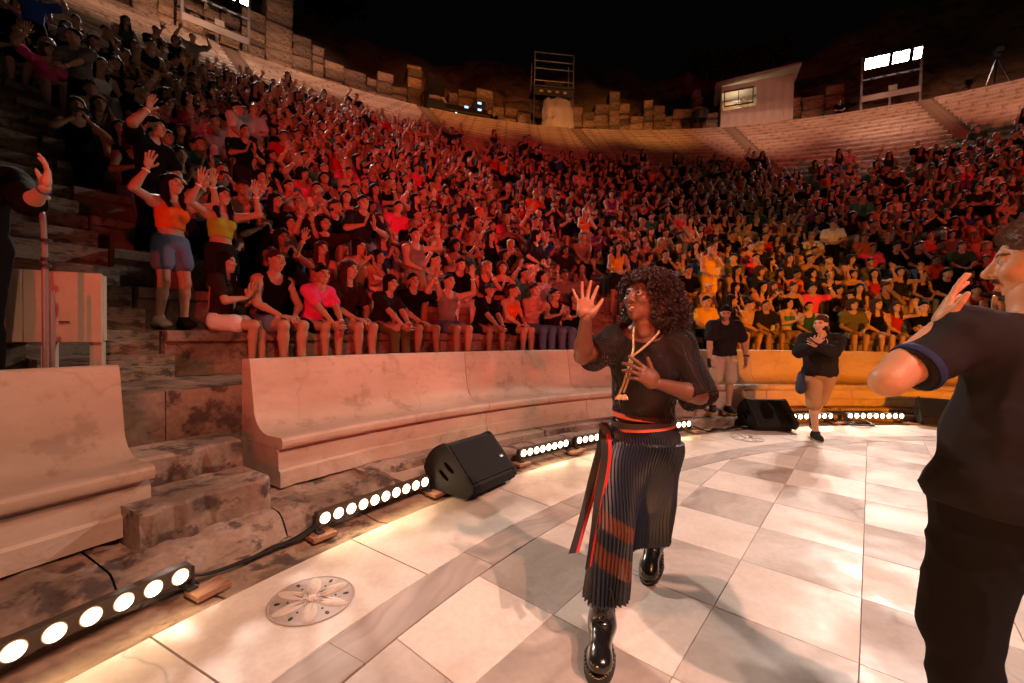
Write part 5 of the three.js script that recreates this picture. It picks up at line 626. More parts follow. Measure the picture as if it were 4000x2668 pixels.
{
  const o = thing('person', 'singing person with black knit top and pleated navy skirt walking across the marble floor', 'person'), r = rng(9);
  const Rd = (a, b) => V(...a).sub(V(...b)).normalize();
  const J = human({ w: 1, fat: 0.84, pelvis: V(0.655, 0.925, -2.13), yaw: -0.36, lean: -0.02, sw: 0.148, ua: 0.265, fa: 0.235, th: 0.425, sh: 0.425, look: { yaw: -0.58, pitch: 0.2, roll: -0.05, crane: 0.05 },
    hands: { R: { el: V(0.305, 1.312, -1.99), at: V(0.316, 1.47, -1.87), pole: V(-0.5, -1, 0.25), dir: V(0.03, 0.86, -0.5), palm: V(0.12, 0.5, 0.86), curl: [0.2, 0.34, 0.3, 0.12, 0.1], spread: 1.75, shrug: 0.01 }, L: { at: V(0.626, 1.215, -1.85), pole: V(1, -0.8, 0.1), dir: V(-0.82, 0.5, 0.18), palm: V(0.12, -0.42, -0.9), curl: [0.16, 0.42, 0.5, 0.5, -0.3], spread: 0.9 } },
    feet: { R: { at: V(0.43, 0.135, -1.92), dir: V(-0.28, 0, 1), pole: V(-0.3, 0, 1) }, L: { at: V(0.87, 0.2, -2.555), dir: V(-0.5, 0, 0.85), tilt: 0.45, pole: V(-0.3, 0, 1) } } });
  const sk = heroSkin([0.125, 0.055, 0.03], 0.46);
  const face = facePaint({ brow: [0.22, 0.2, 0.2], lip: [1.25, 0.62, 0.62] });
  part('body', join([net([...J.torso(0), ...J.neck(), ...J.arm('L', 0), ...J.arm('R', 0), ...J.leg('L', 0), ...J.leg('R', 0)], 0.011, { uv: (x, y, z) => [x, y] }), net(heroHead({ smile: 1, jaw: 0.92, eye: 0.0024, wide: 1 }), 0.0027, { paint: face, uv: (x, y, z) => [x, y] }).applyMatrix4(J.HM.clone().multiply(new THREE.Matrix4().makeScale(0.97, 0.97, 0.97))), ...['L', 'R'].map((k) => net(handPieces(k === 'R' ? 1 : -1, J.arms[k].curl, { spread: J.arms[k].spread }), 0.0034, { uv: (x, y, z) => [x, y], paint: (x, y, z, nx, ny, nz) => { const pl = smoothstep(nz, 0.0, 0.7) * smoothstep(y, -0.005, 0.035); return mixc([1, 1, 1], [2.6, 2.9, 3.0], pl); } }).applyMatrix4(J.handMatrix(k).multiply(new THREE.Matrix4().makeScale(0.9, 0.9, 0.9))))]), sk, o);
  eyes(J, o, [0.003, 0.001]);
  const teeth = new THREE.CylinderGeometry(0.034, 0.034, 0.012, 24, 1, false, -0.8, 1.6).scale(0.84, 1, 1).translate(0, -0.0545, 0.0478); const tm = part('teeth', teeth, M({ color: rgb(0.75, 0.7, 0.62), rough: 0.25 }), o); tm.applyMatrix4(J.HM);
  // afro: a dark core and thousands of small coils
  const hm = part('hair', (() => { const g = [], inv = V(); const core = [ell(V(0, 0.05, -0.045), [0.118, 0.092, 0.12], null, 0.05), ell(V(0, -0.03, -0.085), [0.135, 0.13, 0.1], null, 0.05), carve(ell(V(0, -0.02, 0.1), [0.071, 0.1, 0.1]), 0.01), carve(ell(V(0, -0.15, 0.02), [0.07, 0.1, 0.08]), 0.01)]; g.push(net(core, 0.012));
    const outer = [[V(0, 0.06, -0.05), V(0.15, 0.108, 0.15)], [V(0, -0.045, -0.11), V(0.178, 0.155, 0.14)]]; let n = 0, guard = 0;
    while (n < 5200 && guard++ < 60000) { const [c, ra] = outer[r() < 0.5 ? 0 : 1], th = r() * Math.PI * 2, cp = r() * 2 - 1, sp = Math.sqrt(1 - cp * cp), dir = V(sp * Math.cos(th), cp, sp * Math.sin(th)), t = 0.72 + 0.28 * Math.pow(r(), 0.6) + (r() < 0.06 ? 0.06 * r() : 0), p = V(c.x + dir.x * ra.x * t, c.y + dir.y * ra.y * t, c.z + dir.z * ra.z * t);
      if (p.z > 0.035 && Math.abs(p.x) < 0.07 && p.y < 0.068 + 0.03 * (r() - 0.5)) continue; if (p.z > 0.0 && Math.abs(p.x) < 0.062 && p.y < 0.06) continue; if (p.y < -0.11 && p.z > -0.035 && Math.abs(p.x) < 0.085) continue;
      n++; const q = unit(dir.clone().add(V((r() - 0.5) * 1.3, (r() - 0.5) * 1.3 - 0.2, (r() - 0.5) * 1.3))), s1 = unit(cross(q, V(r() - 0.5, r() - 0.5, r() - 0.5))), s2 = cross(q, s1), rad = 0.005 + r() * 0.006, len = 0.02 + r() * 0.022, turns = 1.2 + r() * 1.2, w = 0.0016 + r() * 0.0008, pts = []; for (let i = 0; i <= 9; i++) { const a = (i / 9) * turns * Math.PI * 2; pts.push(p.clone().addScaledVector(q, (i / 9 - 0.5) * len).addScaledVector(s1, Math.cos(a) * rad).addScaledVector(s2, Math.sin(a) * rad)); }
      const pos = [], idx = []; pts.forEach((P, i) => { const d = unit((pts[i + 1] ?? P).clone().sub(pts[i - 1] ?? P)), e1 = unit(cross(d, V(0.3, 1, 0.2))), e2 = cross(d, e1); for (let k = 0; k < 3; k++) { const a = (k / 3) * Math.PI * 2; const v = P.clone().addScaledVector(e1, Math.cos(a) * w).addScaledVector(e2, Math.sin(a) * w); pos.push(v.x, v.y, v.z); } }); for (let i = 0; i < 9; i++) for (let k = 0; k < 3; k++) { const a = i * 3 + k, b = i * 3 + (k + 1) % 3; idx.push(a, a + 3, b, b, a + 3, b + 3); }
      const cg = new THREE.BufferGeometry(); cg.setAttribute('position', new THREE.Float32BufferAttribute(pos, 3)); cg.setIndex(idx); cg.computeVertexNormals(); g.push(cg); }
    return join(g); })(), M({ color: rgb(0.03, 0.013, 0.009), rough: 0.42, specularIntensity: 0.8 }), o); hm.applyMatrix4(J.HM);
  // black knit top: wide sleeves, boat neck, cropped
  const knit = M({ color: rgb(0.008, 0.007, 0.007), rough: 0.85, specularIntensity: 0.4, alphaMap: T.knit, alphaTest: 0.5, rep: 5.2, bump: T.knitbump, bs: 0.0015, side: THREE.DoubleSide });
  const tp = [...J.torso(0.024), ell(add(J.P, J.U, 0.2), [0.15, 0.13, 0.128], [J.L2, J.U, J.F2], 0.05), ell(add(J.P, J.U, 0.09), [0.145, 0.09, 0.136], [J.L1, J.U, J.F1], 0.04)]; for (const k of ['L', 'R']) { const a = J.arms[k], e = mix3(a.sh, a.el, k === 'L' ? 0.95 : 0.66), dn = V(0, -0.012, 0); tp.push(ell(a.sh, [0.078, 0.08, 0.078], null, 0.05), cap(a.sh, add(e, dn), 0.078, k === 'L' ? 0.088 : 0.084, 0.04)); }
  tp.push(...J.neck(0.014).slice(1)); tp.push(plane(add(J.P, J.U, 0.092), J.U.clone().negate().addScaledVector(J.L1, -0.12).normalize()));
  for (const k of ['L', 'R']) { const a = J.arms[k], e = mix3(a.sh, a.el, k === 'L' ? 1.0 : 0.72), d = unit(a.el.clone().sub(a.sh)); tp.push(carve(ell(add(e, d, 0.1), [0.1, 0.1, 0.1], null), 0.006)); }
  tp.push(carve(ell(add(add(J.N, J.F2, 0.05), J.U, 0.055), [0.112, 0.088, 0.105], [J.L2, J.U, J.F2]), 0.01));
  part('knit_top', net(tp, 0.0095, { amp: 0.009, noise: (x, y, z) => 0.55 * n3(x * 11, y * 5, z * 11) + 0.3 * n3(x * 25, y * 9 + x * 14, z * 25) + 0.25 * Math.sin((x * 38 - y * 16) + 2 * n3(x * 6, y * 6, z * 6)) * smoothstep(y, 1.3, 1.1), uv: (x, y, z) => { const q = V(x, y, z).sub(J.P); return [q.dot(J.L1) + 0.5 * q.dot(J.F1), q.y]; } }), knit, o);
  // pleated skirt hung over both legs
  const wc = add(J.P, J.U, 0.055), legAt = (k, y) => { const g = J.legs[k], pts = [g.hip, g.kn, g.an]; if (y >= pts[0].y) return mix3(wc, pts[0], 0.6); for (let i = 0; i < 2; i++) if (y >= pts[i + 1].y) return mix3(pts[i], pts[i + 1], (pts[i].y - y) / (pts[i].y - pts[i + 1].y)); return pts[2]; };
  const pinch = (y) => 0.085 * smoothstep(0.82 - y, 0, 0.35), PH0 = Math.atan2(J.L1.z, J.L1.x), Y0 = 1.0, NP = 76, per = 5, NU = NP * per, NV = 64, ring = (t, y) => { const k = smoothstep(Y0 - y, 0.0, 0.16), off = lerp(0.02, 0.052, smoothstep(Y0 - y, 0.0, 0.07)), A = mix3(add(wc, J.L1, -off), legAt('R', y), k * 0.95), B = mix3(add(wc, J.L1, off), legAt('L', y), k * lerp(0.7, 0.2, smoothstep(0.85 - y, 0, 0.45))); const rho = lerp(0.124, 0.09, smoothstep(0.9 - y, 0, 0.4)); const ax = V(B.x - A.x, 0, B.z - A.z), L = ax.length(); if (L < 1e-4) ax.set(1, 0, 0); else ax.multiplyScalar(1 / L); const nx = V(-ax.z, 0, ax.x), tot = 2 * L + 2 * Math.PI * rho; const turnBy = (Math.atan2(ax.z, ax.x) - PH0) / (2 * Math.PI); let s = (((t + turnBy) % 1) + 1) % 1 * tot; let p, n; // starts at the far side of A, goes round
    if (s < Math.PI * rho) { const a = s / rho; n = nx.clone().multiplyScalar(-Math.cos(a)).addScaledVector(ax, -Math.sin(a)); p = A.clone().addScaledVector(n, rho); } else if (s < Math.PI * rho + L) { n = nx.clone(); const e = (s - Math.PI * rho) / Math.max(L, 1e-5); p = A.clone().addScaledVector(nx, rho - pinch(y) * Math.sin(Math.PI * e) * Math.min(1, L * 4)).addScaledVector(ax, s - Math.PI * rho); } else if (s < 2 * Math.PI * rho + L) { const a = (s - Math.PI * rho - L) / rho; n = nx.clone().multiplyScalar(Math.cos(a)).addScaledVector(ax, Math.sin(a)); p = B.clone().addScaledVector(n, rho); } else { n = nx.clone().negate(); const e = (s - 2 * Math.PI * rho - L) / Math.max(L, 1e-5); p = B.clone().addScaledVector(nx, -rho + pinch(y) * Math.sin(Math.PI * e) * Math.min(1, L * 4)).addScaledVector(ax, -(s - 2 * Math.PI * rho - L)); }
    p.y = y; return [p, n]; };
  const hemBy = (p) => { const q = p.clone().sub(V(0.43, 0, -1.9)); const front = q.x * -0.35 + q.z * 0.94; return 0; };
  const hemOf = (t) => { const [p] = ring(t, 0.45), d = Math.hypot(p.x - 0.40, p.z + 1.80); return d < 0.16 ? 0.2 + d * 0.25 : lerp(0.245, 0.375, smoothstep(d, 0.16, 0.3)) + (p.x < 0.42 && p.z < -1.95 ? 0.16 : 0); };
  const pos = [], uv = [], P = []; for (let i = 0; i <= NU; i++) { const t = i / NU, ph = (i % per) / per, hem = hemOf(Math.floor(i / per) / NP + 0.5 / NP) + (ph < 0.5 ? 0 : 0.012); for (let j = 0; j <= NV; j++) { const v = j / NV, y = lerp(Y0, hem, v), [p, n] = ring(t, y); const z = (ph < 0.3 ? ph / 0.3 : (1 - ph) / 0.7) - 0.5, amp = lerp(0.006, 0.02, v); const q = p.clone().addScaledVector(n, z * amp + 0.012 * Math.sin(t * 40 + v * 4) * v + 0.02 * n3(t * 14, v * 3, 2) * v); pos.push(q.x, q.y, q.z); uv.push(t * 1.4, y); P.push(q); } }
  const solid = [], sheer = []; for (let i = 0; i < NU; i++) for (let j = 0; j < NV; j++) { const a = i * (NV + 1) + j, b = a + NV + 1, c = P[a], s = c.y + 0.55 * (c.x - 0.4); const f = c.z > -2.02 && c.x < 0.6; ((f && s > 0.585 && s < 0.655) || (f && s > 0.41 && s < 0.505) ? sheer : solid).push(a, b, a + 1, a + 1, b, b + 1); }
  const sg = (ix) => { const g = new THREE.BufferGeometry(); g.setAttribute('position', new THREE.Float32BufferAttribute(pos, 3)); g.setAttribute('uv', new THREE.Float32BufferAttribute(uv, 2)); g.setIndex(ix); return toCreasedNormals(g, 0.6); };
  const navy = M({ color: rgb(0.011, 0.015, 0.031), rough: 0.5, sheen: 0.35, sheenColor: rgb(0.35, 0.4, 0.6), sheenRoughness: 0.4, side: THREE.DoubleSide }); const skirt = part('pleated_skirt', sg(solid), navy, o); part('sheer_band', sg(sheer), M({ color: rgb(0.11, 0.03, 0.018), rough: 0.6, transparent: true, opacity: 0.93, side: THREE.DoubleSide }), skirt);
  // sash: two turns round the waist, a knot and two long ends
  const loop = (y, dy, h, rx, rz, mat, name) => { const n = 64, pp = [], ix = []; for (let i = 0; i <= n; i++) { const a = (i / n) * Math.PI * 2, w = V().copy(wc).addScaledVector(J.L1, Math.sin(a) * rx).addScaledVector(J.F1, Math.cos(a) * rz); for (const [k, e] of [[-0.5, 0], [-0.5, 1], [0.5, 1], [0.5, 0]]) { const q = w.clone().addScaledVector(J.L1, Math.sin(a) * e * 0.006).addScaledVector(J.F1, Math.cos(a) * e * 0.006); q.y = y + dy * Math.sin(a) + k * h; pp.push(q.x, q.y, q.z); } } for (let i = 0; i < n; i++) for (let k = 0; k < 4; k++) { const a = i * 4 + k, b = i * 4 + (k + 1) % 4; ix.push(a, b, a + 4, b, b + 4, a + 4); } const g = new THREE.BufferGeometry(); g.setAttribute('position', new THREE.Float32BufferAttribute(pp, 3)); g.setIndex(ix); return part(name, toCreasedNormals(outward(g), 0.6), mat, o); };
  const coral = M({ color: rgb(0.55, 0.1, 0.05), rough: 0.75 }), dark = M({ color: rgb(0.03, 0.016, 0.016), rough: 0.7 }), redRib = M({ color: rgb(0.45, 0.012, 0.012), rough: 0.6, side: THREE.DoubleSide }), blk = M({ color: rgb(0.008, 0.008, 0.008), rough: 0.7, side: THREE.DoubleSide });
  loop(1.026, -0.004, 0.022, 0.143, 0.124, coral, 'sash'); loop(0.992, 0.014, 0.028, 0.15, 0.132, dark, 'sash'); loop(0.972, 0.018, 0.013, 0.151, 0.133, coral, 'sash');
  const kn = add(add(wc, J.L1, -0.165), J.F1, 0.13); kn.y = 0.972; part('knot', net([ell(kn, [0.024, 0.026, 0.02], null, 0.01), cap(add(kn, V(-0.02, 0.015, 0.01)), add(kn, V(0.02, -0.02, 0.012)), 0.014, 0.01, 0.01), cap(kn, add(kn, V(-0.012, -0.05, 0.006)), 0.016, 0.012, 0.01)], 0.005), dark, o);
  const ribbon = (pts, w, tw) => { const c = new THREE.CatmullRomCurve3(pts), n = 40; for (const [name, mat, o0, o1] of [['ribbon', blk, -0.5, 0.18], ['ribbon_edge', redRib, 0.18, 0.5]]) { const pp = [], ix = []; for (let i = 0; i <= n; i++) { const p = c.getPoint(i / n), a = tw + 0.6 * Math.sin(i / n * 5 + tw), s = V(Math.cos(a), 0, Math.sin(a)); for (const k of [o0, o1]) { const q = add(p, s, k * w); pp.push(q.x, q.y, q.z); } } for (let i = 0; i < n; i++) { const a = i * 2; ix.push(a, a + 1, a + 2, a + 1, a + 3, a + 2); } const g = new THREE.BufferGeometry(); g.setAttribute('position', new THREE.Float32BufferAttribute(pp, 3)); g.setIndex(ix); g.computeVertexNormals(); part(name, g, mat, o); } };
  ribbon([kn.clone(), add(kn, V(-0.03, -0.12, 0.03)), add(kn, V(-0.075, -0.3, 0.06)), V(0.288, 0.46, -1.87)], 0.052, 0.25); ribbon([kn.clone(), add(kn, V(-0.005, -0.12, 0.06)), add(kn, V(-0.045, -0.3, 0.12)), V(0.345, 0.42, -1.83)], 0.05, -0.2);
  // rope necklace with tassels
  const rope = M({ color: rgb(0.5, 0.36, 0.2), rough: 0.4, metalness: 0.5 }), twist = (pts, rr) => { const c = new THREE.CatmullRomCurve3(pts), n = Math.round(c.getLength() / 0.0022), fr = c.computeFrenetFrames(n), L = c.getLength(); return [0, 1, 2].map((s) => { const q = []; for (let i = 0; i <= n; i++) { const a = (i / n) * L / 0.012 * Math.PI * 2 / 2 + s * 2.094; q.push(c.getPoint(i / n).addScaledVector(fr.normals[i], Math.cos(a) * rr).addScaledVector(fr.binormals[i], Math.sin(a) * rr)); } return new THREE.TubeGeometry(new THREE.CatmullRomCurve3(q), n, rr * 0.85, 5); }); };
  const fz = 0.0; part('necklace', [...twist([V(0.59, 1.455, -2.1), V(0.566, 1.42, -2.02), V(0.545, 1.355, -1.94), V(0.525, 1.322, -1.9)], 0.0032), ...twist([V(0.71, 1.455, -2.1), V(0.681, 1.43, -2.02), V(0.6, 1.375, -1.93), V(0.525, 1.322, -1.9)], 0.0032), ...twist([V(0.523, 1.325, -1.9), V(0.505, 1.26, -1.885), V(0.487, 1.2, -1.88), V(0.472, 1.165, -1.88)], 0.003), ...twist([V(0.53, 1.325, -1.898), V(0.518, 1.26, -1.88), V(0.5, 1.2, -1.876), V(0.49, 1.17, -1.876)], 0.003), new THREE.TorusGeometry(0.008, 0.004, 8, 14).translate(0.526, 1.318, -1.898)], rope, o);
  part('tassel', [0, 1].flatMap((s) => [0, 1, 2, 3, 4].map((k) => new THREE.SphereGeometry(1, 8, 6).scale(0.006, 0.014, 0.006).rotateZ((k - 2) * 0.35).rotateY(k * 1.3).translate(0.472 + s * 0.02 + (k - 2) * 0.005, 1.15 - Math.abs(k - 2) * 0.001, -1.878 + s * 0.004))), rope, o);
  for (const k of ['R', 'L']) boot(J, k, o, M({ color: rgb(0.01, 0.009, 0.009), rough: 0.22, clearcoat: 0.6, clearcoatRoughness: 0.2 }), MAT.rubber, k === 'L' ? 0.27 : 0.2);
}
{ // the clapping man at the right edge, seen from behind
  const o = thing('person', 'person in black short-sleeved shirt and dark trousers clapping at the right edge', 'person'), r = rng(19);
  const J = human({ w: 0, fat: 1.04, side: -0.15, pelvis: V(1.525, 0.955, -1.29), yaw: Math.PI - 0.12, lean: 0.03, sw: 0.2, ua: 0.29, fa: 0.262, th: 0.432, sh: 0.42, look: { yaw: 0.92, pitch: -0.04, roll: 0.0, crane: 0.1 },
    hands: { L: { el: V(1.12, 1.285, -1.31), at: V(1.37, 1.49, -1.37), pole: V(-1, -0.75, 0.5), dir: V(0.42, 0.88, -0.1), palm: V(0.72, -0.2, 0.6), curl: [0.1, 0.14, 0.2, 0.25, 0.2], spread: 0.8, shrug: 0.015, fwd: 0.02 }, R: { el: V(1.85, 1.28, -1.5), at: V(1.50, 1.47, -1.45), pole: V(1, -1, -0.2), dir: V(-0.1, 1, 0.05), palm: V(-0.7, 0.1, 0.6), curl: [0.15, 0.2, 0.3, 0.3, 0.2], spread: 0.8 } },
    feet: { L: { at: V(1.44, 0.09, -1.33), dir: V(-0.3, 0, -1), pole: V(-0.25, 0, -1) }, R: { at: V(1.90, 0.09, -1.2), dir: V(0.4, 0, -1) } } });
  const sk = heroSkin([0.42, 0.21, 0.115], 0.5), HS = J.HM.clone().multiply(new THREE.Matrix4().makeScale(1.01, 1.01, 1.01)); HS.premultiply(new THREE.Matrix4().makeTranslation(0.015, 0.057, 0));
  const head = heroHead({ smile: 0.1, jaw: 1.12, eye: 0.0045 }); head.splice(8, 0, cap(V(0, 0.016, 0.087), V(0, -0.021, 0.112), 0.0085, 0.0125, 0.01));
  part('body', join([net([...J.torso(0), ...J.neck(0.004), cap(J.N, add(J.hc, J.hu, -0.01), 0.058, 0.054, 0.03), ...J.arm('L', 0), ...J.arm('R', 0), ...J.leg('L', 0), ...J.leg('R', 0), ...J.foot('L'), ...J.foot('R')], 0.011, { uv: (x, y, z) => [x, y] }), net(head, 0.0027, { paint: facePaint({ brow: [0.2, 0.14, 0.11], lip: [0.95, 0.6, 0.55] }), uv: (x, y, z) => [x, y] }).applyMatrix4(HS), ...['L', 'R'].map((k) => net(handPieces(k === 'R' ? 1 : -1, J.arms[k].curl, { spread: 0.8 }), 0.0034, { uv: (x, y, z) => [x, y] }).applyMatrix4(J.handMatrix(k).multiply(new THREE.Matrix4().makeScale(0.94, 0.94, 0.94))))]), sk, o);
  eyes({ HM: HS }, o);
  const hr = part('hair', (() => { const e = (x, y, z, a, b, c, k = 0.03) => ell(V(x, y, z), [a, b, c], null, k); const core = net([e(0, 0.062, -0.016, 0.082, 0.084, 0.1), carve(ell(V(0, -0.005, 0.118), [0.08, 0.094, 0.08]), 0.01), carve(ell(V(0, -0.12, 0.0), [0.2, 0.105, 0.2]), 0.02), carve(ell(V(0, -0.045, 0.06), [0.2, 0.075, 0.068]), 0.006)], 0.005, { amp: 0.004, noise: (x, y, z) => n3(x * 140, y * 60, z * 60) }); const st = [core]; const p = core.attributes.position, nn = core.attributes.normal; for (let i = 0; i < p.count; i++) { if (r() > 0.42) continue; const a = V().fromBufferAttribute(p, i), n = V().fromBufferAttribute(nn, i); if (a.y < -0.02 && r() < 0.5) continue; const len = a.y > 0.06 ? 0.017 : 0.009, d = unit(n.clone().multiplyScalar(0.22).add(V((r() - 0.5) * 0.3, 0.25, a.z > 0.02 ? 0.5 : -0.75))); const g = bar(a, add(a, d, len), 0.0012, 3, 0.0004); st.push(g); } return join(st); })(), M({ color: rgb(0.055, 0.024, 0.014), rough: 0.45 }), o); hr.applyMatrix4(HS);
  // short moustache and stubble on the chin
  const mo = []; for (let i = 0; i < 420; i++) { const ch = r() < 0.5, a = (r() - 0.5) * (ch ? 0.036 : 0.052), y = ch ? -0.088 - r() * 0.018 : -0.039 - r() * 0.008 - Math.abs(a) * 0.25, z = ch ? 0.078 - Math.abs(a) * 0.25 - Math.max(0, -0.098 - y) * 0.6 : 0.096 - Math.abs(a) * 0.42; const s = V(a, y, z); mo.push(bar(s, add(s, unit(V(a * 4, -0.6, 0.5)), 0.006), 0.0006, 3, 0.0003)); } const mm = part('stubble', mo, M({ color: rgb(0.03, 0.015, 0.01), rough: 0.6 }), o); mm.applyMatrix4(HS);
  const shirtMat = M({ color: rgb(0.014, 0.011, 0.012), rough: 0.9, specularIntensity: 0.35, bump: T.cloth, bs: 0.0006, rep: 10 }), S = [...J.torso(0.03), ell(add(J.P, J.U, 0.18), [0.215, 0.17, 0.15], [J.L2, J.U, J.F2], 0.06), ell(add(J.P, J.U, -0.01), [0.225, 0.15, 0.158], [J.L1, J.U, J.F1], 0.06), ...J.neck(0.016).slice(1)]; for (const k of ['L', 'R']) { const a = J.arms[k], e = mix3(a.sh, a.el, 0.62); S.push(ell(a.sh, [0.082, 0.08, 0.082], null, 0.05), cap(a.sh, add(e, V(0, -0.006, 0)), 0.08, 0.078, 0.04)); S.push(carve(ell(add(mix3(a.sh, a.el, 0.66), unit(a.el.clone().sub(a.sh)), 0.1), [0.1, 0.1, 0.1]), 0.005)); } S.push(plane(add(J.P, J.U, -0.055), J.U.clone().negate())); S.push(carve(cap(add(J.N, J.U, 0.05), add(J.hc, J.hu, 0.0), 0.06, 0.066), 0.006));
  part('shirt', net(S, 0.0105, { amp: 0.02, noise: (x, y, z) => { const w = n3(x * 3.2, y * 3.2, z * 3.2) * 0.5, c = Math.pow(1 - Math.abs(n3(x * 7 + y * 4 + w * 3, y * 2.6 - x * 3, z * 7)), 5), d = Math.pow(1 - Math.abs(n3(x * 13 - y * 9 + w * 4, y * 6 + x * 5, z * 12 + 3)), 6); return 0.3 * n3(x * 5, y * 3, z * 5) - 0.55 * c - 0.28 * d + 0.25; } }), shirtMat, o);
  part('collar', net([cap(add(J.N, J.F2, -0.05), add(add(J.N, J.F2, -0.05), J.U, 0.045), 0.05, 0.05, 0.02), cap(add(J.N, J.U, 0.02), add(J.N, J.U, 0.05), 0.074, 0.07, 0.02), carve(cap(add(J.N, J.U, -0.02), add(J.N, J.U, 0.2), 0.064, 0.062), 0.004), plane(add(J.N, J.U, 0.072), J.U)], 0.007), shirtMat, o);
  { const a = J.arms.L, d = unit(a.el.clone().sub(a.sh)), e = add(mix3(a.sh, a.el, 0.635), V(0, -0.006, 0)), g = new THREE.TorusGeometry(0.075, 0.004, 6, 40).scale(1, 1, 3.4); g.applyQuaternion(new THREE.Quaternion().setFromUnitVectors(V(0, 0, 1), d)); part('sleeve_trim', g.translate(e.x, e.y, e.z), M({ color: rgb(0.014, 0.02, 0.065), rough: 0.8, specularIntensity: 0.4 }), o); }
  const B = [J.torso(0.02)[0], ell(add(J.P, J.U, -0.06), [0.178, 0.13, 0.14], [J.L1, J.U, J.F1], 0.06), ...['L', 'R'].flatMap((k) => J.leg(k, 0.028, 1, 0.95, 0.02)), plane(add(J.P, J.U, 0.06), J.U)];
  part('trousers', net(B, 0.012, { amp: 0.018, noise: (x, y, z) => { const w = n3(x * 3, y * 3, z * 3) * 0.5, c = Math.pow(1 - Math.abs(n3(x * 8 + y * 3 + w * 3, y * 4.5, z * 8)), 5); return 0.3 * n3(x * 5, y * 3, z * 5) - 0.6 * c + 0.2; } }), M({ color: rgb(0.009, 0.007, 0.008), rough: 0.9, specularIntensity: 0.3, bump: T.cloth, bs: 0.0005, rep: 10 }), o);
  for (const k of ['L', 'R']) part('shoe', J.shoe(k, 0.01), MAT.blackSoft, o);
}
function standing(label, cfg, dress) { // a clothed figure at middle distance
  const o = thing('person', label, 'person'), J = human(cfg), r = dress; const HS = J.HM;
  part('body', J.body(0.014, { headCell: 0.0042, handCell: 0.0055, head: { smile: r.smile ?? 0.3, jaw: 1.08 }, face: { eyes: 1, brow: [0.2, 0.14, 0.1], mouth: r.smile > 0.4 ? 0.7 : 0, beard: r.beard ?? 0 } }), SKIN[r.skin], o); const h = part('hair', hairGeo(r.hair, 0.006), HAIR[r.hc], o); h.applyMatrix4(HS);
  part(r.topName, J.top(r.top, 0.012, r.topOpt), M({ color: rgb(...r.tc), rough: 0.9, specularIntensity: 0.3, bump: T.cloth, bs: 0.0006, rep: 8 }), o); part('shorts', J.bottom('shorts', 0.012, r.botOpt), M({ color: rgb(...r.bc), rough: 0.9, bump: T.cloth, bs: 0.0006, rep: 8 }), o);
  for (const k of ['L', 'R']) { const s = part('shoe', J.shoe(k, 0.009), MAT.blackSoft, o); part('shoe_sole', net([...J.foot(k, 0.011), plane(add(J.legs[k].an, V(0, 1, 0), -0.068), V(0, 1, 0))], 0.009), r.sole, s); } return [o, J];
}
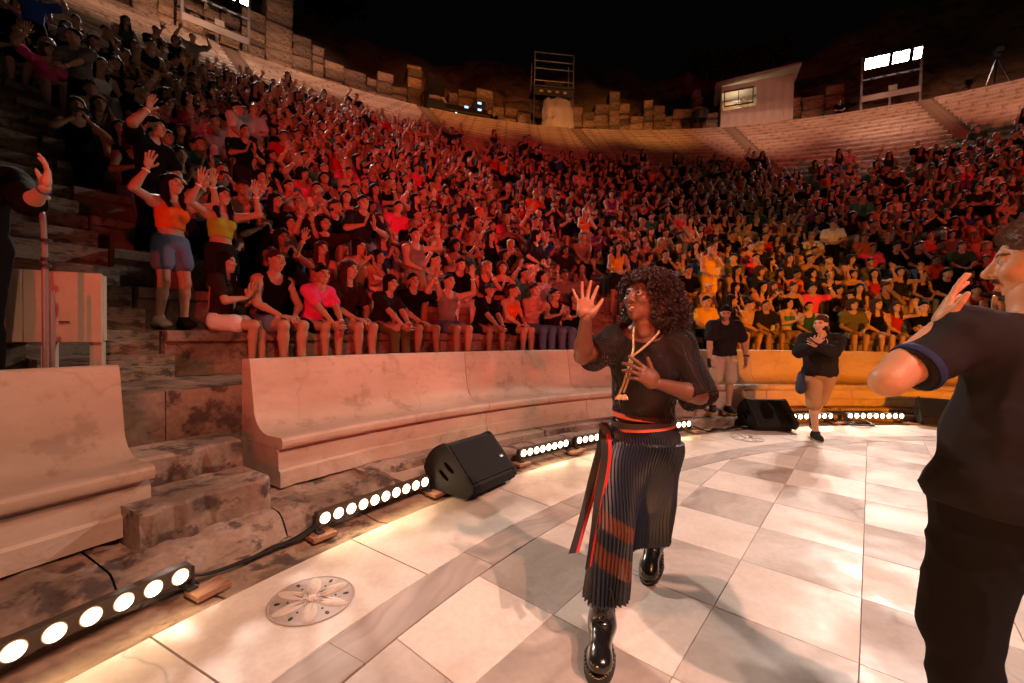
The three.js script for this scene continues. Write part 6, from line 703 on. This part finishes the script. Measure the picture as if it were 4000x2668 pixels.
{
  const [o, J] = standing('person in black hooded top and khaki shorts walking, hands holding a small device', { w: 0, fat: 1.18, pelvis: V(4.27, 0.93, -5.98), yaw: -0.62, twist: 0.12, lean: 0.0, look: { yaw: -0.55, pitch: 0.0, crane: 0.08 }, hands: { L: { at: V(4.02, 1.29, -5.66), pole: V(1, -0.9, 0.2), dir: V(-0.8, 0.5, 0.1), palm: V(-0.1, 0.3, -0.9), curl: 0.6 }, R: { at: V(3.98, 1.31, -5.69), pole: V(-1, -1, 0.2), dir: V(0.2, 0.7, 0.5), palm: V(0.6, 0.3, -0.5), curl: 0.65 } }, feet: { R: { at: V(4.24, 0.09, -5.98), dir: V(-0.25, 0, 1) }, L: { at: V(4.5, 0.11, -6.42), dir: V(-0.55, 0, 0.8), tilt: 0.25 } } },
    { skin: 0, hair: 'short', hc: 'brown', top: 'long', topName: 'hooded_top', tc: [0.014, 0.012, 0.013], topOpt: { t: 0.028, hem: -0.06, amp: 0.01 }, bc: [0.34, 0.19, 0.09], botOpt: { t: 0.02, waist: -0.03, len: 0.98, amp: 0.008 }, smile: 0.5, sole: M({ color: rgb(0.3, 0.22, 0.12), rough: 0.8 }) });
  part('hood', net([cap(add(add(J.N, J.F2, -0.06), J.L2, 0.06), add(add(J.N, J.F2, -0.06), J.L2, -0.06), 0.05, 0.05, 0.03), cap(add(add(J.N, J.F2, -0.05), J.L2, 0.08), add(add(J.N, J.F2, 0.05), J.L2, 0.05), 0.034, 0.02, 0.03), cap(add(add(J.N, J.F2, -0.05), J.L2, -0.08), add(add(J.N, J.F2, 0.05), J.L2, -0.05), 0.034, 0.02, 0.03)], 0.01), MAT.blackSoft, o);
  part('drawstring', [1, -1].map((s) => tube([add(add(J.N, J.F2, 0.085), J.L2, 0.04 * s), add(add(add(J.N, J.F2, 0.13), J.L2, 0.055 * s), J.U, -0.05), add(add(add(J.N, J.F2, 0.135), J.L2, 0.05 * s), J.U, -0.1)], 0.004, 10, 5)), M({ color: rgb(0.6, 0.55, 0.48), rough: 0.8 }), o);
  const m = J.arms.L.wr.clone().add(J.arms.R.wr).multiplyScalar(0.5); const dv = thing('phone', 'small black phone held by the man in khaki shorts', 'phone', [m.x - 0.06, m.y + 0.06, m.z + 0.03], 0.5); part('case', new RoundedBoxGeometry(0.075, 0.15, 0.01, 2, 0.004).rotateX(-0.9), MAT.black, dv);
  const bag = thing('shoulder_bag', 'dark blue bag hanging at the hip of the man in khaki shorts', 'bag', [3.97, 0.80, -5.92], -0.5); part('body', net([ell(V(0, 0, 0), [0.05, 0.15, 0.13], null, 0.03), ell(V(0, -0.08, 0), [0.06, 0.08, 0.14], null, 0.04)], 0.012, { amp: 0.006, noise: (x, y, z) => n3(x * 20, y * 20, z * 20) }), M({ color: rgb(0.012, 0.018, 0.05), rough: 0.8 }), bag); part('strap', tube([V(0, 0.12, 0.06), V(0.06, 0.35, 0.14), V(0.2, 0.62, 0.05), V(0.2, 0.62, -0.1), V(0.06, 0.3, -0.12), V(0, 0.12, -0.06)], 0.008, 40, 5), MAT.blackSoft, bag);
}
{
  const [o, J] = standing('person in black t-shirt and pale shorts standing on the ledge, looking down', { w: 0, fat: 1.1, pelvis: V(3.44, 1.12, -7.02), yaw: -0.25, lean: 0.0, look: { yaw: -0.12, pitch: -0.3, crane: 0.25 }, hands: { R: { at: V(3.165, 1.05, -6.9), pole: V(-1, 0.2, -0.8), dir: V(0.0, -1, 0.15), palm: V(1, 0, 0.1), curl: 0.5 }, L: { at: V(3.76, 1.06, -6.93), pole: V(1, 0.2, -0.8), dir: V(-0.05, -1, 0.1), palm: V(-1, 0, 0.1), curl: 0.4 } }, feet: { R: { at: V(3.27, 0.262, -6.98), dir: V(-0.5, 0, 1) }, L: { at: V(3.5, 0.262, -6.93), dir: V(0.05, 0, 1) } } },
    { skin: 1, hair: 'short', hc: 'black', top: 'tee', topName: 't_shirt', tc: [0.015, 0.014, 0.015], topOpt: { t: 0.024, hem: -0.05, sleeve: 0.62, amp: 0.009 }, bc: [0.42, 0.33, 0.23], botOpt: { t: 0.022, waist: -0.02, len: 0.9, amp: 0.007 }, smile: 0.1, beard: 0.45, sole: M({ color: rgb(0.6, 0.4, 0.05), rough: 0.7 }) });
  const a = J.arms.L, d = unit(a.wr.clone().sub(a.el)), wq = add(a.wr, d, -0.035); const wa = part('watch', new THREE.TorusGeometry(0.034, 0.009, 6, 18).scale(1, 1, 1.4).applyQuaternion(new THREE.Quaternion().setFromUnitVectors(V(0, 0, 1), d)).translate(wq.x, wq.y, wq.z), MAT.black, o); part('watch_face', box(0.034, 0.034, 0.012, wq.x + 0.02, wq.y, wq.z + 0.034, 0.004), M({ color: rgb(0.05, 0.12, 0.3), rough: 0.2 }), wa);
  part('badge', box(0.085, 0.055, 0.006, 3.53, 1.03, -6.84, 0.002), M({ color: rgb(0.6, 0.42, 0.2), rough: 0.5 }), o);
  const ph = thing('phone', 'dark phone in the hand of the man in pale shorts', 'phone', [3.135, 0.975, -6.86], 0.3); part('case', new RoundedBoxGeometry(0.012, 0.15, 0.075, 2, 0.004).rotateZ(0.15), MAT.black, ph);
}
{ // left edge: someone in black behind the cabinet, hands raised to clap
  const o = thing('person', 'person in black long-sleeved top clapping behind the cream cabinet at the left edge', 'person'), J = human({ w: 0, pelvis: V(-3.46, 1.90, -2.78), yaw: 0.5, lean: 0.02, look: { yaw: 0.2 }, hands: { L: { at: V(-2.86, 2.25, -2.66), pole: V(0.3, -1, 0.1), dir: V(0.1, 1, 0.0), palm: V(-0.6, 0, 0.8), curl: 0.3 }, R: { at: V(-3.12, 2.3, -2.5), pole: V(-1, -1, 0.1), dir: V(0.3, 1, 0), palm: V(0.8, 0, 0.5), curl: 0.2 } }, feet: { L: { at: V(-3.34, 1.05, -2.78) }, R: { at: V(-3.6, 1.05, -2.75) } } });
  part('body', J.body(0.015, { headCell: 0.006, handCell: 0.005, face: { eyes: 1 } }), SKIN[1], o); part('top', J.top('tee', 0.013, { t: 0.02, hem: -0.05, sleeve: 0.95 }), clothes('black'), o); part('trousers', J.bottom('trousers', 0.014), clothes('black'), o); const h = part('hair', hairGeo('short', 0.008), HAIR.black, o); h.applyMatrix4(J.HM); part('wristband', J.band('L'), M({ color: rgb(0.03, 0.05, 0.12), rough: 0.6 }), o);
}
// ------------------------------------------------------------------ props
function monitor(label, at, turn) { // stage wedge; own axes: x along its width, z towards the front edge, the grille slopes back
  const o = thing('stage_monitor', label, 'speaker', at, turn, 'black wedge monitors at the floor edge'), W = 0.62, s = new THREE.Shape();
  // side outline (z, y): front low edge, sloping face, rounded back
  s.moveTo(0.24, 0.03); s.lineTo(0.30, 0.095); s.quadraticCurveTo(0.31, 0.125, 0.285, 0.15); s.lineTo(0.0, 0.43); s.quadraticCurveTo(-0.03, 0.455, -0.07, 0.43); s.quadraticCurveTo(-0.23, 0.36, -0.27, 0.2); s.lineTo(-0.2, 0.03); s.lineTo(0.24, 0.03);
  const sh = new THREE.Shape(s.getPoints(10)); const hole = (a, b) => { const h = new THREE.Path(); h.absellipse(a, b, 0.072, 0.03, 0, Math.PI * 2, true, -0.5); return h; };
  const side = (x, dir) => { const q = new THREE.Shape(s.getPoints(10)); q.holes.push(hole(0.035, 0.25), hole(-0.025, 0.175)); return new THREE.ExtrudeGeometry(q, { depth: 0.02, bevelEnabled: true, bevelSize: 0.004, bevelThickness: 0.004, bevelSegments: 2, curveSegments: 10 }).rotateY(-Math.PI / 2).translate(x, 0, 0); };
  part('side_panel', side(W / 2, 1), MAT.cabinetPaint, o); part('side_panel', side(-W / 2 + 0.02, -1), MAT.cabinetPaint, o);
  for (const x of [W / 2 - 0.012, -W / 2 + 0.012]) part('handle_cup', box(0.03, 0.17, 0.2, x - Math.sign(x) * 0.035, 0.21, 0.0, 0.01), MAT.rubber, o);
  part('cabinet', new THREE.ExtrudeGeometry(sh, { depth: W - 0.075, bevelEnabled: false, curveSegments: 10 }).rotateY(-Math.PI / 2).scale(1, 0.985, 0.985).translate(W / 2 - 0.037, 0.002, 0), MAT.cabinetPaint, o);
  const gr = part('grille', new RoundedBoxGeometry(W - 0.05, 0.385, 0.016, 3, 0.007), MAT.grille, o); gr.position.set(0, 0.292, 0.145); gr.rotation.x = -Math.atan2(0.285, 0.28); const lp = part('grille_lip', box(W - 0.05, 0.07, 0.012, 0, 0.107, 0.302, 0.005), MAT.grille, o);
  const bd = part('maker_badge', box(0.045, 0.03, 0.006, 0, 0, 0, 0.002), MAT.steel, gr); bd.position.set(W / 2 - 0.09, -0.05, 0.01); part('foot', [box(W - 0.1, 0.03, 0.03, 0, 0.015, 0.2), box(W - 0.1, 0.03, 0.03, 0, 0.015, -0.16)], MAT.rubber, o); return o;
}
{ const p = pol(9.52, -48.35, 0); monitor('black wedge monitor beside the marble bench, left of the singer', [p.x, 0, p.z], 48.35 * RAD + 0.1); const q = pol(9.48, -17.2, 0); monitor('black wedge monitor between the two men in shorts', [q.x, 0, q.z], 17.2 * RAD - 0.28); const t = pol(9.5, 2.2, 0); monitor('black wedge monitor half hidden behind the clapping man', [t.x, 0, t.z], -0.6); }
{ // carved marble drain covers let into the slabs
  for (const [a, label] of [[-59.2, 'carved marble drain cover with a six-petal flower in the near floor slab'], [-22.6, 'carved marble drain cover in the floor slab by the far monitor']]) { const p = pol(9.05, a, 0.0), o = thing('drain_cover', label, 'drain cover', p.toArray(), -a * RAD + 0.35, 'carved drain covers in the floor'); const R = 0.205; 
    part('ring', new THREE.TorusGeometry(R, 0.007, 6, 48).rotateX(Math.PI / 2).scale(1, 0.6, 1).translate(0, 0.003, 0), MAT.tileGrey2, o); part('disc', new THREE.CylinderGeometry(R, R, 0.006, 48).translate(0, 0.0015, 0), MAT.tileGrey2, o);
    for (let k = 0; k < 6; k++) { const t = k * Math.PI / 3; const pet = part('petal', [new THREE.SphereGeometry(1, 14, 8, 0, Math.PI * 2, 0, Math.PI / 2).scale(0.034, 0.012, 0.078).translate(0, 0.004, 0.115), ...[-1, 0, 1].map((s) => new THREE.TorusGeometry(0.11, 0.0025, 4, 14, 0.9).rotateX(Math.PI / 2).rotateY(-0.45 - Math.PI / 2).scale(0.25 * s + 0.001, 1, 1).translate(0.012 * s, 0.014, 0.0 + 0.02)), new THREE.TorusGeometry(1, 0.06, 4, 24).rotateX(Math.PI / 2).scale(0.034, 0.03, 0.08).translate(0, 0.006, 0.115)], MAT.slab, o); pet.rotation.y = t; const hl = part('drain_hole', new THREE.CylinderGeometry(0.009, 0.009, 0.002, 10).scale(1, 1, 1.6).translate(0, 0.0055, 0.165), MAT.rubber, o); hl.rotation.y = t + Math.PI / 6; const h2 = part('drain_hole', new THREE.CylinderGeometry(0.006, 0.006, 0.002, 8).translate(0, 0.0055, 0.115), MAT.rubber, o); h2.rotation.y = t + Math.PI / 6; }
    part('hub', [new THREE.SphereGeometry(0.03, 14, 8, 0, Math.PI * 2, 0, Math.PI / 2).scale(1, 0.5, 1).translate(0, 0.004, 0), ...[0, 1, 2, 3, 4, 5].map((k) => new THREE.SphereGeometry(0.008, 8, 6).translate(0.024 * Math.cos(k), 0.01, 0.024 * Math.sin(k)))], MAT.slab, o); } }
{ // cables
  const run = (label, pts, n, rad = 0.007) => { const o = thing('cable_bundle', label, 'cable', [0, 0, 0], 0, 'black cables along the floor edge'), q = rng(pts.length * 7 + n); for (let k = 0; k < n; k++) part('cable', tube(pts.map(([R, a, h]) => pol(R + (q() - 0.5) * 0.05, a, h + q() * 0.012)), rad, 50, 6), MAT.rubber, o); };
  run('black cable bundle on the rock between the two nearest light bars', [[9.66, -61.1, 0.09], [9.70, -60.4, 0.03], [9.68, -59.2, 0.012], [9.70, -58.2, 0.02], [9.67, -57.2, 0.03], [9.66, -56.5, 0.09]], 5);
  run('black cable bundle beside the far monitor', [[9.6, -25.0, 0.07], [9.55, -23.8, 0.0], [9.62, -22.4, 0.0], [9.58, -21, 0.0], [9.66, -19.5, 0.0], [9.7, -17, 0.0]], 6);
  run('black cable bundle between the two far light bars', [[9.62, -8.6, 0.07], [9.56, -8.2, 0.0], [9.5, -7.8, 0.006], [9.6, -7.2, 0.0], [9.62, -6.7, 0.08]], 5);
  run('loose black cables behind the singer', [[9.64, -33.4, 0.08], [9.58, -32.6, 0.0], [9.64, -31.4, 0.0], [9.62, -30.2, 0.08]], 4);
  const c = thing('coiled_cable', 'flat loop of black cable on the floor edge right of the khaki shorts', 'cable', pol(9.44, -6.4, 0.012).toArray()); for (let k = 0; k < 4; k++) part('coil', new THREE.TorusGeometry(0.13 + k * 0.012, 0.008, 6, 40).rotateX(Math.PI / 2).scale(1.5, 1, 0.7).rotateY(k * 0.3).translate(0, k * 0.009, 0), MAT.rubber, c);
}
{ // cream cabinet on legs behind the left bench, and a metal stand next to it
  const A = V(-3.03, 0, -3.2), B = V(-4.25, 0, -3.2), turn = Math.atan2(-(A.z - B.z), A.x - B.x), o = thing('equipment_cabinet', 'cream painted cabinet on legs with two small handles behind the left bench', 'cabinet', [-3.03, 0, -3.2], 0.42), W = 1.3, y0 = 1.285, y1 = 1.79;
  part('door', box(0.42, y1 - y0, 0.03, -0.21, (y0 + y1) / 2, 0.0, 0.004), MAT.cream, o); part('door', box(W - 0.424, y1 - y0, 0.03, -0.424 - (W - 0.424) / 2, (y0 + y1) / 2, 0.0, 0.004), MAT.cream, o); part('carcass', box(W, y1 - y0 - 0.02, 0.06, -W / 2, (y0 + y1) / 2, -0.05, 0.006), MAT.cream, o);
  for (const x of [-0.2, -0.62]) part('handle', new RoundedBoxGeometry(0.06, 0.014, 0.02, 2, 0.005).translate(x, 1.43, 0.024), MAT.steel, o); for (const x of [-0.045, -0.31, -1.2]) part('leg', box(0.07, 0.4, 0.07, x, 1.09, -0.05, 0.004), MAT.cream, o);
  const s = thing('metal_stand', 'silver tube stand beside the person in black at the left edge', 'stand', [-3.02, 0.93, -2.8]); part('pole', [bar(V(0, 0, 0), V(0, 0.95, 0), 0.017, 12), bar(V(0.045, 0, 0), V(0.045, 0.7, 0), 0.012, 10)], MAT.aluminium, s); part('bracket', tube([V(0, 0.93, 0), V(-0.01, 1.15, 0), V(-0.02, 1.22, 0), V(-0.05, 1.26, 0)], 0.016, 16, 8), MAT.aluminium, s); for (const y of [0.86, 0.9, 1.02]) part('clamp', new THREE.CylinderGeometry(0.028, 0.028, 0.022, 14).translate(0.012, y, 0), MAT.black, s); const g = part('handgrip', new THREE.CapsuleGeometry(0.014, 0.09, 4, 10).rotateZ(1.35).translate(-0.0, 1.3, 0.02), M({ color: rgb(0.65, 0.62, 0.6), rough: 0.4 }), s);
}
// ------------------------------------------------------------------ things on the rim of the cavea
{ const at = (R, a, h = 14.45) => pol(R, a, h).toArray();
  const hut = thing('control_hut', 'small white boarded hut with a lit window on the rim', 'hut', at(32.6, 16.1, 15.3), -16.1 * RAD - 0.12), W = 4.2, Hh = 3.0; // own axes: z towards the orchestra
  for (let k = 0; k < 8; k++) part('plank', box(W / 8 - 0.012, Hh - (k < 4 ? 1.75 : 0.1), 0.05, -W / 2 + W / 16 + k * W / 8, k < 4 ? (Hh - 1.75) / 2 : (Hh - 0.1) / 2, 0), MAT.hut, hut); part('plank', box(W / 2 - 0.02, 0.4, 0.05, -W / 4, Hh - 0.35, -0.003), MAT.hut, hut); part('plinth', box(W, 0.9, 2.4, 0, -0.46, -1.25), MAT.wall3, hut); part('wall', [box(0.06, Hh - 0.1, 2.4, -W / 2 + 0.03, Hh / 2 - 0.06, -1.24), box(0.06, Hh - 0.1, 2.4, W / 2 - 0.03, Hh / 2 - 0.06, -1.24), box(W, Hh - 0.1, 0.06, 0, Hh / 2 - 0.06, -2.46)], MAT.hut, hut);
  const rf = part('roof', box(W + 0.7, 0.14, 3.1, 0.15, Hh + 0.1, -1.1, 0.01), MAT.hutRoof, hut); rf.rotation.z = 0.06; const win = part('window', [box(1.7, 0.06, 0.09, -W / 4, 2.5, 0.02), box(1.7, 0.06, 0.09, -W / 4, 1.5, 0.02), box(0.06, 1.06, 0.09, -W / 4 - 0.85, 2.0, 0.021), box(0.06, 1.06, 0.09, -W / 4 + 0.85, 2.0, 0.021), box(0.04, 0.96, 0.07, -W / 4, 2.0, 0.02)], MAT.darkSteel, hut); part('pane', new THREE.PlaneGeometry(1.66, 0.96).translate(-W / 4, 2.0, 0.0), M({ color: rgb(0.9, 0.9, 0.9), rough: 0.03, transmission: 1, thickness: 0 }), win);
  part('ceiling_lamp', box(0.5, 0.06, 0.2, -W / 4 - 0.1, 2.2, -0.9), GLOW.hutWindow, hut); part('inner_wall', box(W - 0.2, Hh - 0.4, 0.05, 0, 1.5, -2.2), MAT.cream, hut); hut.updateMatrixWorld(true); const pl = new THREE.PointLight(new THREE.Color(1, 0.8, 0.5), 5); pl.name = 'hut_lamp'; pl.position.copy(V(-W / 4, 2.1, -1.2).applyMatrix4(hut.matrixWorld)); pl.castShadow = true; scene.add(pl);
  const drape = thing('draped_cover', 'pale cloth draped over a tall box below the scaffold', 'cover', at(31.9, -7.2, 14.9), 7.2 * RAD); part('cloth', net([cap(V(-0.7, 0.3, 0), V(-0.62, 1.75, 0), 0.3, 0.22, 0.2), cap(V(0.7, 0.3, 0), V(0.62, 1.7, 0), 0.3, 0.22, 0.2), ell(V(0, 1.0, 0), [0.95, 1.05, 0.5], null, 0.3), ell(V(0, 0.2, 0), [1.15, 0.45, 0.6], null, 0.3), plane(V(0, -0.1, 0), V(0, -1, 0))], 0.06, { amp: 0.1, noise: (x, y, z) => n3(x * 2.6, y * 1.1, z * 3) + 0.5 * n3(x * 6, y * 2, z * 6) }), MAT.cloth, drape);
  const sc = thing('scaffold_tower', 'dark scaffold platform with rails and equipment above the draped cover', 'scaffold', at(33.2, -7.4, 15.1), 7.4 * RAD); const Ws = 2.7; for (const x of [-1, 1]) for (const z of [0.5, -0.9]) part('post', bar(V(x * Ws / 2, 0, z), V(x * Ws / 2, z > 0 ? 5.3 : 5.3, z), 0.04, 6), MAT.galv, sc); for (const y of [3.4, 4.2, 4.7, 5.25]) part('rail', bar(V(-Ws / 2, y, 0.5), V(Ws / 2, y, 0.5), 0.03, 6), MAT.galv, sc); part('deck', box(Ws + 0.2, 0.12, 1.7, 0, 2.95, -0.2), MAT.darkSteel, sc); part('fascia', box(Ws, 0.5, 0.06, 0, 2.6, 0.56), MAT.darkSteel, sc); for (const x of [-0.9, -0.35, 0.2, 0.75]) part('small_lamp', box(0.24, 0.12, 0.1, x, 2.62, 0.64, 0.02), MAT.hut, sc);
  const proj = thing('projector', 'black projector on the scaffold deck behind the rails', 'projector', pol(33.2, -7.3, 18.12).toArray(), 7.4 * RAD); part('body', box(1.3, 0.5, 0.7, 0, 0.26, 0, 0.04), MAT.black, proj); part('lens', new THREE.CylinderGeometry(0.13, 0.13, 0.2, 18).rotateX(Math.PI / 2).translate(0.2, 0.28, 0.42), MAT.darkSteel, proj); 
  const st = thing('speaker_stack', 'tall black speaker stack on the rim left of the glowing screens', 'speaker', at(33.4, -21.3, 14.9), 21.3 * RAD); part('cabinet', box(1.15, 1.35, 0.9, 0, 0.7, 0, 0.03), MAT.black, st); part('cabinet', box(1.15, 1.3, 0.9, 0, 2.06, 0, 0.03), MAT.black, st); part('cloth', net([ell(V(0, 1.5, 0.2), [0.6, 0.16, 0.4], null, 0.1), cap(V(0.5, 1.5, 0.4), V(0.72, 1.2, 0.42), 0.1, 0.07, 0.1)], 0.05, { amp: 0.03, noise: (x, y, z) => n3(x * 6, y * 6, z * 6) }), MAT.cloth, st);
  const sb = thing('speaker_box', 'low black speaker box on the rim at the end of the left seats', 'speaker', at(33.0, -25.6), 25.6 * RAD); part('cabinet', box(1.5, 0.75, 0.9, 0, 0.38, 0, 0.03), MAT.black, sb); part('grille', box(1.4, 0.65, 0.03, 0, 0.38, 0.46), MAT.grille, sb);
  const tb = thing('mixing_desk', 'dark equipment table with glowing blue and white lights on the rim', 'desk', at(32.7, -17.9), 17.9 * RAD); part('table_top', box(3.0, 0.1, 1.0, 0, 0.95, 0), MAT.darkSteel, tb); for (const x of [-1.4, 1.4]) part('leg', box(0.1, 0.9, 0.9, x, 0.45, 0), MAT.darkSteel, tb); part('panel', box(2.8, 0.5, 0.06, 0, 1.2, 0.2), MAT.blackSoft, tb); part('rack', box(0.8, 1.0, 0.6, 0.85, 1.5, -0.1, 0.02), MAT.black, tb); for (const [x, y] of [[0.85, 1.83], [0.85, 1.4], [-0.02, 1.43]]) part('screen', box(0.24, 0.12, 0.02, x, y, 0.235), GLOW.blue, tb); const lm = part('desk_lamp', new THREE.SphereGeometry(0.09, 10, 8).translate(-0.75, 0.72, 0.56), GLOW.white, tb); part('desk_lamp', new THREE.SphereGeometry(0.06, 10, 8).scale(0.7, 1.6, 0.7).translate(0.1, 0.55, 0.56), glow(1, 0.8, 0.5, 0.7), tb);
  const tri = thing('camera_tripod', 'silver tripod with a black camera head on the rim at far right', 'tripod', at(32.7, 36.3, 15.2), -0.4); for (const a of [0, 2.1, 4.2]) part('leg', bar(V(0, 1.55, 0), V(0.62 * Math.cos(a), 0, 0.62 * Math.sin(a)), 0.05, 8, 0.035), MAT.steel, tri); part('head', [box(0.2, 0.2, 0.2, 0, 1.66, 0, 0.02), box(0.28, 0.26, 0.5, 0.02, 1.9, 0.05, 0.03), bar(V(0, 1.66, 0), V(-0.35, 1.45, 0.2), 0.03, 6)], MAT.black, tri);
  const um = thing('folded_umbrella_table', 'round dark kiosk with a pale dome cover on the rim left of the hut', 'kiosk', at(32.6, 10.1), 0); part('dome', new THREE.SphereGeometry(0.62, 20, 8, 0, Math.PI * 2, 0, 1.1).scale(1, 0.55, 1).translate(0, 1.85, 0), MAT.hut, um); part('drum', new THREE.CylinderGeometry(0.52, 0.42, 0.55, 18).translate(0, 1.72, 0), MAT.black, um); part('leg', [bar(V(-0.3, 0, 0.3), V(-0.25, 1.5, 0.2), 0.03, 6), bar(V(0.3, 0, 0.3), V(0.25, 1.5, 0.2), 0.03, 6), bar(V(0, 0, -0.4), V(0, 1.5, -0.25), 0.03, 6)], MAT.darkSteel, um);
  // people standing in the dark by the desk
  for (const [a, R, tc, label, yaw] of [[-15.3, 33.2, 'black', 'dark standing person on the rim right of the glowing desk', 0.3], [-14.2, 33.4, 'black', 'second dark standing person right of the desk, farther along the rim', -0.4], [-11.4, 33.2, 'grey', 'standing person in grey top on the rim left of the draped cover', 0.2], [24.2, 33.0, 'black', 'dark person sitting by the rail between hut and gantry', 0]]) { const P = proto('lap', 0, 1, 0), p = pol(R, a, 14.45 + 0.43), o = thing('person', label, 'person', p.toArray(), Math.atan2(CX - p.x, CZ - p.z) + yaw); part('body', P.body(), SKIN[1], o); part('hair', hairOf('short', 0), HAIR.black, o).applyMatrix4(P.j.HM); part('t_shirt', P.top('tee'), clothes(tc), o); part('trousers', P.bottom('trousers'), clothes('black'), o); }
  // hedge on the ridge and dark trees
  const leafCloud = (n, r, f, size) => { const g = [], base = new THREE.BufferGeometry(); base.setAttribute('position', new THREE.Float32BufferAttribute([0, 0, 0, 0.35, 0.5, 0.1, 0, 1, 0, -0.35, 0.5, 0.1], 3)); base.setIndex([0, 1, 2, 0, 2, 3]); for (let i = 0; i < n; i++) { const p = f(), m = new THREE.Matrix4().compose(p, new THREE.Quaternion().setFromEuler(new THREE.Euler(r() * 6, r() * 6, r() * 6)), V(size, size, size).multiplyScalar(0.6 + r() * 0.8)); g.push(base.clone().applyMatrix4(m)); } for (const x of g) x.computeVertexNormals(); return join(g); };
  const rr = rng(88); const hg = thing('hedge', 'green hedge lit along the ridge above the hut', 'hedge'); part('leaves', leafCloud(5200, rr, () => { const a = lerp(12.2, 23, rr()), w = rr(), h = rr(); return pol(44.4 + w * 1.6, a, 26.0 + h * (1.5 + 0.5 * n3(a * 1.7, 1, 1))); }, 0.34), MAT.leaf, hg); part('stems', [...Array(14)].map((_, k) => { const p = pol(45, 12.6 + k * 0.78, 25); return bar(p, add(p, V(0, 2, 0)), 0.06, 5, 0.03); }), MAT.bark, hg);
  for (const [a, R, h, w, label] of [[-43, 47, 9, 4.2, 'dark tree on the ridge behind the left floodlights'], [-36.5, 48, 10.5, 4.6, 'tallest dark tree on the left ridge'], [-30, 48, 9, 4.4, 'dark tree at the end of the left ridge above the bare slope']]) { const p = pol(R, a, 27), o = thing('tree', label, 'tree', p.toArray()); part('trunk', [bar(V(0, -1, 0), V(0.2, h * 0.45, 0), 0.3, 8, 0.18), ...[0, 1, 2, 3, 4].map((k) => bar(V(0.15, h * (0.25 + k * 0.07), 0), V(Math.cos(k * 2.4) * w * 0.6, h * (0.5 + k * 0.08), Math.sin(k * 2.4) * w * 0.6), 0.12, 6, 0.04))], MAT.bark, o); const cl = [...Array(16)].map(() => V((rr() - 0.5) * w * 1.7, h * (0.32 + 0.62 * rr()), (rr() - 0.5) * w * 1.7)); part('crown', leafCloud(3000, rr, () => { const c = cl[(rr() * 16) | 0], t = Math.pow(rr(), 0.4), u = rr() * 2 - 1, q = rr() * 6.28, s = Math.sqrt(1 - u * u), k = w * 0.42 * t; return V(c.x + s * Math.cos(q) * k, c.y + u * k * 0.8, c.z + s * Math.sin(q) * k); }, 0.5), MAT.leafDark, o); }
}
renderer.render(scene, camera);
